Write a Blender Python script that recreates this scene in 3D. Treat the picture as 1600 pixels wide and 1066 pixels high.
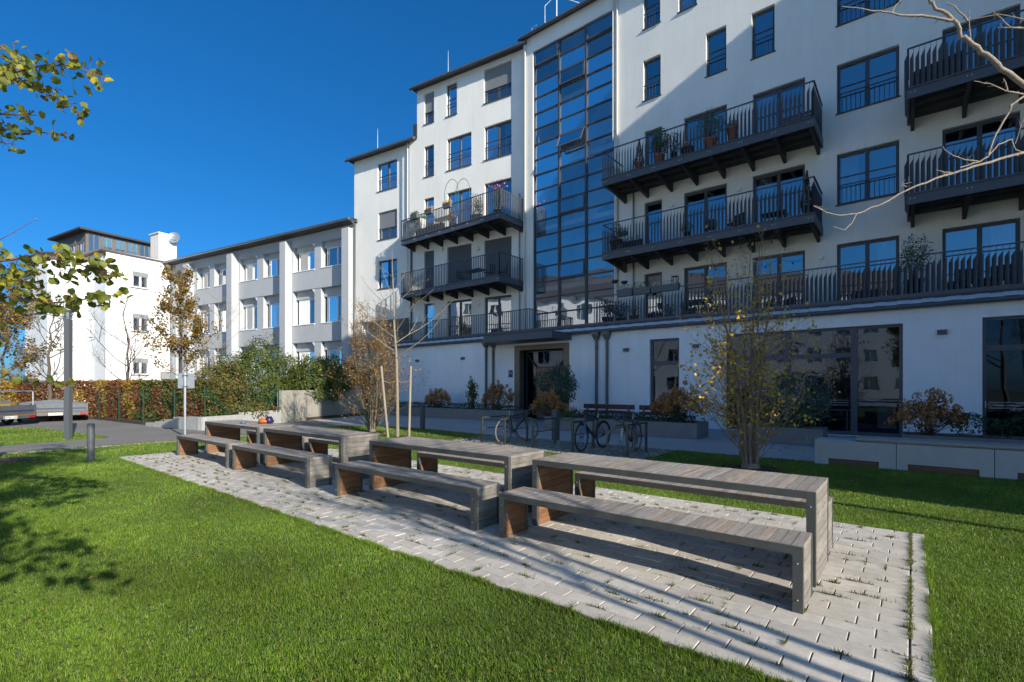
import bpy, bmesh, math, random
import numpy as np
from mathutils import Vector, Matrix, noise as mnoise
R = math.radians
for o in list(bpy.data.objects): bpy.data.objects.remove(o)
SC = bpy.context.scene
COL = SC.collection
# ------------------------------------------------------------------ camera, sky, sun, exposure
cam_data = bpy.data.cameras.new("camera"); cam = bpy.data.objects.new("camera", cam_data); COL.objects.link(cam)
cam.location = (0, 0, 1.6); cam.rotation_euler = (R(90), 0, R(39.05))
cam_data.sensor_width = 36.0; cam_data.lens = 36.0 * 770 / 1600; cam_data.shift_y = 71 / 1600
cam_data.clip_start = 0.05; cam_data.clip_end = 2000
SC.camera = cam
SUN_AZ, SUN_EL = 10.2, 23.3            # degrees from +X towards -Y, and above the horizon
W = bpy.data.worlds.new("World"); SC.world = W; W.use_nodes = True
wn = W.node_tree.nodes; wl = W.node_tree.links
sky = wn.new('ShaderNodeTexSky'); sky.sky_type = 'NISHITA'; sky.sun_disc = False
sky.sun_elevation = R(SUN_EL); sky.sun_rotation = R(90 + SUN_AZ)
sky.altitude = 500; sky.air_density = 0.7; sky.dust_density = 2.5; sky.ozone_density = 6.0
hs = wn.new('ShaderNodeHueSaturation'); hs.inputs['Saturation'].default_value = 1.3
gmm = wn.new('ShaderNodeGamma'); gmm.inputs[1].default_value = 0.8   # the deep polarised blue of the photograph
wl.new(sky.outputs[0], gmm.inputs[0]); wl.new(gmm.outputs[0], hs.inputs['Color']); tnt = wn.new('ShaderNodeMix'); tnt.data_type = 'RGBA'; tnt.blend_type = 'MULTIPLY'; tnt.inputs[0].default_value = 1; tnt.inputs[7].default_value = (.62, .92, 1.0, 1)
wl.new(hs.outputs[0], tnt.inputs[6]); wl.new(tnt.outputs[2], wn['Background'].inputs[0]); wn['Background'].inputs[1].default_value = 0.096
sd = bpy.data.lights.new("sun", 'SUN'); sd.energy = 3.0; sd.angle = R(0.53); sd.color = (1.0, 0.93, 0.80)
sun = bpy.data.objects.new("sun", sd); COL.objects.link(sun)
sdir = Vector((math.cos(R(SUN_EL)) * math.cos(R(SUN_AZ)), -math.cos(R(SUN_EL)) * math.sin(R(SUN_AZ)), math.sin(R(SUN_EL))))
sun.location = sdir * 60; sun.rotation_euler = sdir.to_track_quat('Z', 'Y').to_euler()
SC.view_settings.view_transform = 'Standard'; SC.view_settings.look = 'None'
SC.view_settings.exposure = 1.27; SC.view_settings.gamma = 1.0
SC.render.engine = 'CYCLES'
SC.cycles.max_bounces = 8; SC.cycles.transparent_max_bounces = 12; SC.cycles.diffuse_bounces = 5; SC.cycles.glossy_bounces = 4
SC.cycles.sample_clamp_indirect = 6

# ------------------------------------------------------------------ helpers
def tag(o, label=None, cat=None, group=None, kind=None):
    if label: o['label'] = label
    if cat: o['category'] = cat
    if group: o['group'] = group
    if kind: o['kind'] = kind
    return o
def thing(name, label, cat, loc=(0, 0, 0), rz=0.0, group=None):
    o = bpy.data.objects.new(name, None); COL.objects.link(o)
    o.empty_display_size = 0.2; o.location = loc; o.rotation_euler = (0, 0, rz)
    return tag(o, label, cat, group)
KIDS = {}
def kids(o): return [c for c in KIDS.get(o.name, [])]
def woff(o):
    v = Vector((0, 0, 0))
    while o is not None:
        v += o.location; o = o.parent
    return v
class MB:
    """collects shapes; build() links them as ONE mesh object"""
    def __init__(s): s.v = []; s.f = []; s.sm = []
    def add(s, vs, fs, smooth=False):
        b = len(s.v); s.v.extend([tuple(v) for v in vs])
        for f in fs: s.f.append(tuple(b + i for i in f)); s.sm.append(smooth)
    def box(s, x0, x1, y0, y1, z0, z1):
        s.add([(x0,y0,z0),(x1,y0,z0),(x1,y1,z0),(x0,y1,z0),(x0,y0,z1),(x1,y0,z1),(x1,y1,z1),(x0,y1,z1)],
              [(0,3,2,1),(4,5,6,7),(0,1,5,4),(1,2,6,5),(2,3,7,6),(3,0,4,7)])
    def fbox(s, F, u0, u1, v0, v1, z0, z1):
        P = [F(u0,v0,z0),F(u1,v0,z0),F(u1,v1,z0),F(u0,v1,z0),F(u0,v0,z1),F(u1,v0,z1),F(u1,v1,z1),F(u0,v1,z1)]
        s.add(P, [(0,3,2,1),(4,5,6,7),(0,1,5,4),(1,2,6,5),(2,3,7,6),(3,0,4,7)])
    def hexa(s, P):
        s.add(P, [(0,3,2,1),(4,5,6,7),(0,1,5,4),(1,2,6,5),(2,3,7,6),(3,0,4,7)])
    def quad(s, a, b, c, d): s.add([a,b,c,d], [(0,1,2,3)])
    def prism(s, pts, z0, z1):
        n = len(pts); s.add([(p[0],p[1],z0) for p in pts] + [(p[0],p[1],z1) for p in pts],
            [tuple(range(n))[::-1], tuple(range(n, 2*n))] + [(i,(i+1)%n,n+(i+1)%n,n+i) for i in range(n)])
    def tube(s, pts, r, n=6, cap=True, smooth=True):
        pts = [Vector(p) for p in pts]; m = len(pts)
        rr = r if isinstance(r, (list, tuple)) else [r]*m
        base = len(s.v); up = None; V = []
        for i, p in enumerate(pts):
            t = (pts[min(i+1,m-1)] - pts[max(i-1,0)])
            if t.length < 1e-9: t = Vector((0,0,1))
            t.normalize()
            if up is None:
                up = Vector((0,0,1)) if abs(t.z) < .9 else Vector((1,0,0))
            a = up - t*up.dot(t)
            if a.length < 1e-6: a = Vector((1,0,0)) - t*t.x
            a.normalize(); up = a; b = t.cross(a)
            for k in range(n):
                an = 2*math.pi*k/n; V.append(p + (a*math.cos(an) + b*math.sin(an))*rr[i])
        F = [(i*n+k, i*n+(k+1)%n, (i+1)*n+(k+1)%n, (i+1)*n+k) for i in range(m-1) for k in range(n)]
        s.add(V, F, smooth)
        if cap: s.add(V[:n], [tuple(range(n))[::-1]]); s.add(V[-n:], [tuple(range(n))])
    def cyl(s, c, r, z0, z1, n=16, r2=None):
        s.tube([(c[0],c[1],z0),(c[0],c[1],z1)], [r, r if r2 is None else r2], n)
    def torus(s, c, R0, r, ax, n=32, k=6):
        ax = Vector(ax).normalized(); a = ax.orthogonal().normalized(); b = ax.cross(a); c = Vector(c); V = []
        for i in range(n):
            t = 2*math.pi*i/n; d = a*math.cos(t) + b*math.sin(t)
            for j in range(k):
                p = 2*math.pi*j/k; V.append(c + d*(R0 + r*math.cos(p)) + ax*r*math.sin(p))
        s.add(V, [(i*k+j, ((i+1)%n)*k+j, ((i+1)%n)*k+(j+1)%k, i*k+(j+1)%k) for i in range(n) for j in range(k)], True)
    def ball(s, c, r, nu=10, nv=7, sq=(1,1,1), bump=0.0, seed=0):
        c = Vector(c); V = []; rs = random.Random(seed)
        for j in range(nv+1):
            ph = math.pi*j/nv
            for i in range(nu):
                th = 2*math.pi*i/nu; d = Vector((math.sin(ph)*math.cos(th), math.sin(ph)*math.sin(th), math.cos(ph)))
                q = r*(1 + bump*(rs.random()-.5)) if 0 < j < nv else r
                V.append(c + Vector((d.x*sq[0], d.y*sq[1], d.z*sq[2]))*q)
        s.add(V, [(j*nu+i, (j+1)*nu+i, (j+1)*nu+(i+1)%nu, j*nu+(i+1)%nu) for j in range(nv) for i in range(nu)], True)
    def lathe(s, c, prof, n=14):
        V = [(c[0]+r*math.cos(2*math.pi*i/n), c[1]+r*math.sin(2*math.pi*i/n), c[2]+z) for r, z in prof for i in range(n)]
        s.add(V, [(j*n+i, j*n+(i+1)%n, (j+1)*n+(i+1)%n, (j+1)*n+i) for j in range(len(prof)-1) for i in range(n)], True)
    def leaf(s, c, size, rs, flat=0.5, asp=0.8, d=None, hexl=False):
        n = Vector((rs.gauss(0,1), rs.gauss(0,1), rs.gauss(0,1) + flat*2))
        if d is not None: n = n + Vector(d)*1.5
        if n.length < 1e-4: n = Vector((0,0,1))
        n.normalize(); a = n.orthogonal().normalized(); t = rs.random()*6.283
        b = n.cross(a); u = a*math.cos(t) + b*math.sin(t); w = n.cross(u); c = Vector(c)
        h = size*.5; q = h*asp
        if hexl:
            k = n*h*.25
            s.add([c-u*h, c-u*h*.45-w*q*.85+k, c+u*h*.4-w*q*.85+k, c+u*h, c+u*h*.4+w*q*.85+k, c-u*h*.45+w*q*.85+k], [(0,1,2,3),(0,3,4,5)])
        else:
            s.add([c-u*h, c-w*q, c+u*h, c+w*q], [(0,1,2,3)])
    def build(s, name, mat, parent=None, recalc=True, loc=None):
        me = bpy.data.meshes.new(name); off = woff(parent) if parent is not None else Vector(loc or (0,0,0))
        vv = np.array(s.v, dtype=np.float64) if s.v else np.zeros((0,3))
        if len(vv): vv = vv - np.array(off)
        me.from_pydata(vv.tolist(), [], s.f)
        me.polygons.foreach_set('use_smooth', s.sm)
        if recalc and len(s.f) < 60000:
            bm = bmesh.new(); bm.from_mesh(me); bmesh.ops.recalc_face_normals(bm, faces=bm.faces); bm.to_mesh(me); bm.free()
        me.update()
        if mat: me.materials.append(mat)
        o = bpy.data.objects.new(name, me); COL.objects.link(o)
        if parent is not None:
            o.parent = parent; KIDS.setdefault(parent.name, []).append(o)
        elif loc is not None: o.location = loc
        return o
def copy_tree(o, parent=None, loc=None, rz=None, label=None):
    c = o.copy(); COL.objects.link(c)
    if parent is not None: c.parent = parent; KIDS.setdefault(parent.name, []).append(c)
    if loc is not None: c.location = loc
    if rz is not None: c.rotation_euler = (0, 0, rz)
    if label: c['label'] = label
    for ch in kids(o): copy_tree(ch, c)
    return c
def frame(O, ang, flip=False):
    """local frame of a facade: u along it, v out of it (towards the court), z up"""
    a = R(ang)
    if flip: ud = Vector((-math.cos(a), -math.sin(a), 0))
    else: ud = Vector((math.cos(a), math.sin(a), 0))
    n = Vector((math.sin(a), -math.cos(a), 0)); O = Vector(O)
    return lambda u, v, z: O + ud*u + n*v + Vector((0,0,z))
_f = Vector((-math.sin(R(39.05)), math.cos(R(39.05)), 0)); _r = Vector((math.cos(R(39.05)), math.sin(R(39.05)), 0))
def sight(x, y, d):   # a point surveyed from the photograph: bearing x, height angle y, and the distance d it really stands at
    return Vector((0,0,1.6)) + _f*d + _r*(d*(x-800)/770) + Vector((0,0,d*(604-y)/770))

# ------------------------------------------------------------------ materials
MATS = {}
def nodes(m): return m.node_tree.nodes, m.node_tree.links
def mat(name, col, rough=.6, metal=0.0, var=0.0, scale=3.0, bump=0.0, bscale=40.0, spec=.5, island=0.0, island_cols=None,
        emit=None, trans=0.0, stretch=None, var2=None, v2scale=.4):
    m = bpy.data.materials.new(name); m.use_nodes = True; N, L = nodes(m); b = N['Principled BSDF']
    b.inputs['Roughness'].default_value = rough; b.inputs['Metallic'].default_value = metal
    b.inputs['Specular IOR Level'].default_value = spec
    tc = N.new('ShaderNodeTexCoord'); mp = N.new('ShaderNodeMapping'); L.new(tc.outputs['Object'], mp.inputs[0])
    if stretch: mp.inputs['Scale'].default_value = stretch
    c = N.new('ShaderNodeRGB'); c.outputs[0].default_value = (*col, 1); out = c.outputs[0]
    if island_cols:
        g = N.new('ShaderNodeNewGeometry'); cr = N.new('ShaderNodeValToRGB'); L.new(g.outputs['Random Per Island'], cr.inputs[0])
        el = cr.color_ramp.elements; cr.color_ramp.interpolation = 'LINEAR'
        while len(el) < len(island_cols): el.new(.5)
        for i, k in enumerate(island_cols): el[i].position = i/(len(island_cols)-1); el[i].color = (*k, 1)
        out = cr.outputs[0]
    def mul(out, fac_socket, lo, hi):
        mr = N.new('ShaderNodeMapRange'); mr.inputs['From Min'].default_value = .3; mr.inputs['From Max'].default_value = .7
        mr.inputs['To Min'].default_value = lo; mr.inputs['To Max'].default_value = hi
        L.new(fac_socket, mr.inputs[0])
        mx = N.new('ShaderNodeMix'); mx.data_type = 'RGBA'; mx.blend_type = 'MULTIPLY'; mx.inputs[0].default_value = 1
        L.new(out, mx.inputs[6]); L.new(mr.outputs[0], mx.inputs[7]); return mx.outputs[2]
    if island:
        g = N.new('ShaderNodeNewGeometry'); mr = N.new('ShaderNodeMapRange')
        mr.inputs['To Min'].default_value = 1-island; mr.inputs['To Max'].default_value = 1+island
        L.new(g.outputs['Random Per Island'], mr.inputs[0])
        mx = N.new('ShaderNodeMix'); mx.data_type = 'RGBA'; mx.blend_type = 'MULTIPLY'; mx.inputs[0].default_value = 1
        L.new(out, mx.inputs[6]); L.new(mr.outputs[0], mx.inputs[7]); out = mx.outputs[2]
    if var:
        n = N.new('ShaderNodeTexNoise'); n.inputs['Scale'].default_value = scale; n.inputs['Detail'].default_value = 6; n.inputs['Roughness'].default_value = .65
        L.new(mp.outputs[0], n.inputs['Vector']); out = mul(out, n.outputs[0], 1-var, 1+var)
    if var2:
        n = N.new('ShaderNodeTexNoise'); n.inputs['Scale'].default_value = v2scale; n.inputs['Detail'].default_value = 4
        L.new(tc.outputs['Object'], n.inputs['Vector']); out = mul(out, n.outputs[0], 1-var2, 1+var2)
    L.new(out, b.inputs['Base Color'])
    if bump:
        n = N.new('ShaderNodeTexNoise'); n.inputs['Scale'].default_value = bscale; n.inputs['Detail'].default_value = 5
        L.new(mp.outputs[0], n.inputs['Vector']); bp = N.new('ShaderNodeBump'); bp.inputs['Strength'].default_value = bump; bp.inputs['Distance'].default_value = .02
        L.new(n.outputs[0], bp.inputs['Height']); L.new(bp.outputs[0], b.inputs['Normal'])
    if emit: b.inputs['Emission Color'].default_value = (*emit[:3],1); b.inputs['Emission Strength'].default_value = emit[3]
    if trans:
        t = N.new('ShaderNodeBsdfTranslucent'); L.new(out, t.inputs[0]); ms = N.new('ShaderNodeMixShader'); ms.inputs[0].default_value = trans
        L.new(b.outputs[0], ms.inputs[1]); L.new(t.outputs[0], ms.inputs[2]); L.new(ms.outputs[0], N['Material Output'].inputs[0])
    MATS[name] = m; return m
def weather(name, streak, blotch):
    m = MATS[name]; N, L = nodes(m); b = N['Principled BSDF']; src = b.inputs['Base Color'].links[0].from_socket
    tc = N.new('ShaderNodeTexCoord'); out = src
    for sc, lo, hi, am in (((2.2,2.2,.09), .5, .78, streak), ((.35,.35,.22), .45, .75, blotch)):
        mp = N.new('ShaderNodeMapping'); mp.inputs['Scale'].default_value = sc; L.new(tc.outputs['Object'], mp.inputs[0])
        n = N.new('ShaderNodeTexNoise'); n.inputs['Scale'].default_value = 2.0; n.inputs['Detail'].default_value = 7; n.inputs['Roughness'].default_value = .7; L.new(mp.outputs[0], n.inputs['Vector'])
        mr = N.new('ShaderNodeMapRange'); mr.inputs['From Min'].default_value = lo; mr.inputs['From Max'].default_value = hi; mr.inputs['To Min'].default_value = 0; mr.inputs['To Max'].default_value = am; L.new(n.outputs[0], mr.inputs[0])
        mx = N.new('ShaderNodeMix'); mx.data_type = 'RGBA'; mx.inputs[7].default_value = (.30,.29,.26,1); L.new(mr.outputs[0], mx.inputs[0]); L.new(out, mx.inputs[6]); out = mx.outputs[2]
    L.new(out, b.inputs['Base Color'])
def glass(name, tint, refl, rough=.015, gcol=(.95,.97,1), wav=.004, blend=.35):
    m = bpy.data.materials.new(name); m.use_nodes = True; N, L = nodes(m); N.remove(N['Principled BSDF'])
    g = N.new('ShaderNodeBsdfGlossy'); g.inputs['Color'].default_value = (*gcol,1); g.inputs['Roughness'].default_value = rough
    t = N.new('ShaderNodeBsdfTransparent'); t.inputs[0].default_value = (*tint,1)
    lw = N.new('ShaderNodeLayerWeight'); lw.inputs[0].default_value = blend
    mr = N.new('ShaderNodeMapRange'); mr.inputs['To Min'].default_value = refl; mr.inputs['To Max'].default_value = .95; L.new(lw.outputs[0], mr.inputs[0])
    tc = N.new('ShaderNodeTexCoord'); n = N.new('ShaderNodeTexNoise'); n.inputs['Scale'].default_value = 1.1; n.inputs['Detail'].default_value = 1
    L.new(tc.outputs['Object'], n.inputs['Vector']); bp = N.new('ShaderNodeBump'); bp.inputs['Strength'].default_value = 1; bp.inputs['Distance'].default_value = wav
    L.new(n.outputs[0], bp.inputs['Height']); L.new(bp.outputs[0], g.inputs['Normal'])
    ms = N.new('ShaderNodeMixShader'); L.new(mr.outputs[0], ms.inputs[0]); L.new(t.outputs[0], ms.inputs[1]); L.new(g.outputs[0], ms.inputs[2])
    L.new(ms.outputs[0], N['Material Output'].inputs[0]); MATS[name] = m; return m
M = lambda k: MATS[k]
mat('render_cream', (.79,.775,.73), .9, var=.035, scale=1.2, bump=.35, bscale=60, var2=.03, stretch=(1,1,.35), v2scale=.25)
mat('render_white', (.86,.865,.87), .9, var=.02, scale=2, bump=.15, bscale=50, var2=.03)
mat('spandrel', (.45,.46,.48), .85, var=.03, scale=2, bump=.15, bscale=50)
weather('render_cream', .12, .10); weather('render_white', .14, .10); weather('spandrel', .22, .12)
mat('anthracite', (.06,.067,.08), .45, spec=.4)
mat('steel_dark', (.078,.085,.10), .5, var=.1, scale=6)
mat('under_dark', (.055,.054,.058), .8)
mat('zinc', (.22,.24,.27), .38, metal=.7, var=.1, scale=4)
mat('zinc_skylit', (.62,.64,.68), .5, metal=.0, var=.12, scale=8)  # matt paint, the pale sky sheen of the metal put into its colour
mat('pipe_cream', (.58,.56,.51), .6)
mat('roof_dark', (.04,.042,.045), .6, var=.2, scale=5)
mat('roof_tile', (.22,.07,.04), .8, var=.3, scale=8)
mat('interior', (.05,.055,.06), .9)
mat('interior_light', (.5,.5,.48), .9)
mat('shutter', (.085,.095,.11), .6)
mat('shutter_grey', (.22,.23,.24), .6)
mat('curtain_fabric', (.55,.54,.5), .9, var=.1, scale=9, stretch=(9,9,.2))
mat('white_pvc', (.8,.8,.8), .35)
mat('concrete', (.30,.28,.24), .9, var=.12, scale=2.2, bump=.3, bscale=30, stretch=(1.6,1.6,.35), var2=.08)
mat('concrete_bench', (.42,.42,.41), .85, var=.07, scale=6, bump=.2, bscale=60)
mat('concrete_kerb', (.34,.34,.335), .9, var=.12, scale=5, bump=.3, bscale=50)
mat('planter', (.19,.19,.19), .8, var=.12, scale=3)
mat('copper_brown', (.135,.12,.105), .5, var=.15, scale=5)
mat('portal_brown', (.20,.155,.11), .5, var=.15, scale=5)
mat('bark_red', (.24,.16,.125), .85, var=.3, scale=18)
mat('door_board', (.34,.2,.11), .75, var=.08, scale=4)
mat('asphalt', (.19,.178,.168), .95, var=.12, scale=30, bump=.5, bscale=160, var2=.12, v2scale=.35)
mat('path_asphalt', (.42,.40,.39), .95, var=.1, scale=30, bump=.5, bscale=160, var2=.1, v2scale=.4)
mat('slab', (.50,.452,.395), .92, island=.11, var=.13, scale=14, bump=.35, bscale=140, var2=.16, v2scale=.55)  # broad blotches: dirt, and soft branch shadow put into the colour
mat('joint_soil', (.07,.065,.04), 1.0, var=.4, scale=12)
mat('cobble', (.28,.265,.24), .9, island=.25, var=.15, scale=9, bump=.3, bscale=60)
mat('soil', (.055,.038,.026), 1.0, var=.5, scale=20, bump=.8, bscale=60)
mat('bounce_pale', (.62,.64,.66), .95, var=.1, scale=6)  # pale tone of the added ground that bounces light
mat('lawn_soil', (.07,.13,.014), 1.0, var=.35, scale=9, bump=.9, bscale=70, var2=.22, v2scale=.5)
mat('far_ground', (.07,.09,.035), 1.0, var=.3, scale=.3)
mat('wood_grey', (.20,.175,.155), .8, island_cols=[(.15,.13,.115),(.22,.195,.17),(.18,.16,.145),(.27,.235,.205),(.21,.19,.17)], var=.28, scale=5, stretch=(7,1,7), bump=.6, bscale=30)
mat('wood_top', (.24,.21,.185), .8, island_cols=[(.21,.185,.165),(.29,.255,.23),(.25,.225,.20),(.34,.25,.185),(.34,.30,.27),(.27,.24,.215)], var=.25, scale=6, stretch=(7,1,7), bump=.6, bscale=30)
mat('wood_side', (.20,.175,.155), .8, island_cols=[(.16,.14,.125),(.23,.205,.18),(.19,.17,.15),(.26,.23,.2)], var=.3, scale=5, stretch=(7,1,7), bump=.6, bscale=30)
mat('wood_warm', (.30,.14,.06), .65, island_cols=[(.21,.095,.042),(.28,.14,.065),(.17,.078,.036),(.25,.115,.05)], var=.35, scale=5, stretch=(7,1,7), bump=.3, bscale=30)
mat('bench_steel', (.085,.084,.08), .55, metal=.25, var=.15, scale=12)
mat('plank_grey', (.30,.29,.29), .8, var=.15, scale=6, stretch=(.6,6,6))
mat('galv', (.45,.47,.5), .4, metal=.7, var=.1, scale=20)
mat('galv_dull', (.11,.12,.135), .55, metal=.4, var=.2, scale=7)
mat('stair_wall', (.42,.50,.55), .9)
mat('rack_steel', (.075,.08,.08), .5, metal=.4, var=.1, scale=9)
mat('lamp_paint', (.075,.082,.095), .5)
mat('bark_grey', (.145,.125,.095), .9, var=.3, scale=18, stretch=(1,1,.3), bump=.6, bscale=60)
mat('bark_dark', (.10,.075,.06), .9, var=.3, scale=18, bump=.5, bscale=60)
mat('bark_light', (.25,.21,.155), .85, var=.3, scale=22, bump=.4, bscale=60)
mat('branch_pale', (.27,.215,.175), .85, var=.35, scale=30, bump=.4, bscale=80)
mat('twig_red', (.22,.12,.095), .8, var=.3, scale=15)
mat('stake_wood', (.28,.235,.18), .85, var=.2, scale=12, stretch=(1,1,.15))
mat('rope', (.25,.18,.1), .9)
LC = dict(trans=.35, rough=.55)
mat('leaf_yellow', (.4,.3,.05), island_cols=[(.42,.26,.035),(.5,.36,.06),(.22,.19,.03),(.30,.16,.03),(.45,.30,.04)], **LC)
mat('leaf_olive', (.2,.2,.03), island_cols=[(.42,.34,.04),(.66,.46,.06),(.30,.27,.03),(.58,.36,.05),(.70,.42,.06)], **LC)
mat('leaf_orange', (.3,.13,.04), island_cols=[(.34,.12,.035),(.46,.24,.04),(.22,.08,.035),(.52,.34,.05),(.36,.15,.04)], **LC)
mat('leaf_maple', (.3,.15,.04), island_cols=[(.22,.11,.025),(.30,.16,.028),(.13,.09,.02),(.34,.22,.04),(.11,.10,.02)], **LC)
mat('leaf_katsura', (.2,.2,.03), island_cols=[(.13,.19,.025),(.26,.27,.03),(.10,.14,.02),(.48,.38,.03),(.18,.22,.03),(.22,.13,.03)], **LC)
mat('leaf_green', (.06,.11,.02), island_cols=[(.05,.10,.018),(.085,.15,.025),(.11,.14,.03),(.04,.075,.015),(.13,.12,.03)], **LC)
mat('leaf_bright', (.1,.18,.03), island_cols=[(.05,.09,.012),(.10,.15,.02),(.14,.15,.025),(.035,.07,.012)], **LC)
mat('leaf_dark', (.03,.06,.02), island_cols=[(.022,.04,.014),(.04,.07,.022),(.03,.055,.02)], trans=.15, rough=.5)
mat('leaf_blue', (.05,.085,.05), island_cols=[(.045,.085,.05),(.07,.12,.075),(.035,.065,.04),(.10,.15,.10)], trans=.15, rough=.45)
mat('leaf_beech', (.25,.1,.04), island_cols=[(.20,.07,.022),(.28,.115,.03),(.12,.045,.018),(.24,.09,.03),(.16,.09,.022)], **LC)
mat('leaf_gold', (.4,.26,.04), island_cols=[(.38,.22,.03),(.28,.16,.03),(.45,.30,.05),(.22,.17,.03)], **LC)
mat('leaf_mixed', (.1,.12,.03), island_cols=[(.06,.10,.02),(.12,.15,.03),(.24,.13,.03),(.08,.12,.02),(.16,.07,.03)], **LC)
mat('leaf_red', (.35,.04,.03), island_cols=[(.35,.03,.03),(.45,.10,.05),(.25,.03,.03)], **LC)
mat('hydrangea', (.20,.085,.04), island_cols=[(.38,.15,.05),(.52,.25,.08),(.28,.105,.045),(.45,.20,.07),(.58,.33,.12)], trans=.2, rough=.8)
mat('petal_yellow', (.6,.4,.02), island_cols=[(.6,.4,.02),(.7,.3,.02)], trans=.2)
mat('petal_pink', (.6,.12,.4), trans=.2)
mat('petal_white', (.7,.7,.65), trans=.2)
mat('terracotta', (.32,.10,.05), .8, var=.1, scale=8)
mat('pot_dark', (.04,.042,.045), .6)
mat('pot_grey', (.12,.125,.13), .7)
mat('tyre', (.02,.02,.02), .8)
mat('tyre_tan', (.17,.13,.10), .7)
mat('bike_black', (.03,.035,.045), .3)
mat('bike_silver', (.42,.5,.6), .3, metal=.4)
mat('bike_blue', (.06,.14,.32), .3)
mat('maroon', (.10,.028,.028), .6)
mat('red_paint', (.32,.015,.015), .4)
mat('white_paint', (.75,.75,.75), .5)
mat('blue_sign', (.02,.045,.15), .4)
mat('orange_paint', (.7,.15,.02), .5)
mat('yellow_paint', (.6,.4,.03), .5)
mat('green_wire', (.006,.05,.03), .5)
mat('tarp_green', (.03,.16,.09), .7)
mat('tarp_grey', (.25,.25,.26), .6)
mat('brown_wood', (.16,.09,.05), .7)
mat('lamp_glow', (.8,.78,.7), .5)
glass('glass_win', (.50,.55,.60), .38)
glass('glass_curtain', (.80,.90,.95), .36, wav=.006)
glass('glass_shop', (.45,.5,.52), .05, wav=.003, gcol=(.62,.74,.92), blend=.2)
glass('glass_teal', (.5,.7,.68), .35)
# ================================================================== the apartment building
YW = 21.2; YG = 19.2                       # upper facade, ground-floor wall
FR = frame((0, YW, 0), 0)                  # right part and stair tower
FG = frame((0, YG, 0), 0)                  # ground-floor wall
FM = frame((-16.4, 21.4, 0), 8.5, True)    # left part, u runs to the left
apt = thing('apartment_building', 'cream rendered apartment block with dark balconies, tall glazed stair tower and stepped roofline', 'building', (0, YW, 0))

def wall(mb, F, u0, u1, z0, z1, holes, depth=.2, mbr=None, rdepth=1.1, vback=None):
    us = sorted({u0, u1, *[h[0] for h in holes], *[h[1] for h in holes]}); us = [u for u in us if u0-1e-6 <= u <= u1+1e-6]
    zs = sorted({z0, z1, *[h[2] for h in holes], *[h[3] for h in holes]}); zs = [z for z in zs if z0-1e-6 <= z <= z1+1e-6]
    for i in range(len(us)-1):
        run = None
        for j in range(len(zs)-1):
            uc = (us[i]+us[i+1])/2; zc = (zs[j]+zs[j+1])/2
            inside = any(h[0] < uc < h[1] and h[2] < zc < h[3] for h in holes)
            if inside:
                if run is not None: mb.quad(F(us[i],0,run), F(us[i+1],0,run), F(us[i+1],0,zs[j]), F(us[i],0,zs[j])); run = None
            elif run is None: run = zs[j]
        if run is not None: mb.quad(F(us[i],0,run), F(us[i+1],0,run), F(us[i+1],0,zs[-1]), F(us[i],0,zs[-1]))
    for h in holes:
        a, b, c, d = h[:4]
        for m_, va, vb in ((mb, 0, -depth), (mbr, -depth-.004, -depth-rdepth)):
            if m_ is None: continue
            m_.quad(F(a,va,c),F(a,vb,c),F(a,vb,d),F(a,va,d)); m_.quad(F(b,va,c),F(b,vb,c),F(b,vb,d),F(b,va,d))
            m_.quad(F(a,va,d),F(b,va,d),F(b,vb,d),F(a,vb,d)); m_.quad(F(a,va,c),F(b,va,c),F(b,vb,c),F(a,vb,c))
            if m_ is mbr: m_.quad(F(a,vb,c),F(b,vb,c),F(b,vb,d),F(a,vb,d))

def flatbars(mb, F, u0, u1, v, z0, z1, step, w=.012, t=.012):
    n = max(1, int(round((u1-u0)/step)))
    for i in range(1, n):
        u = u0 + (u1-u0)*i/n; mb.fbox(F, u-w/2, u+w/2, v-t/2, v+t/2, z0, z1)

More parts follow.
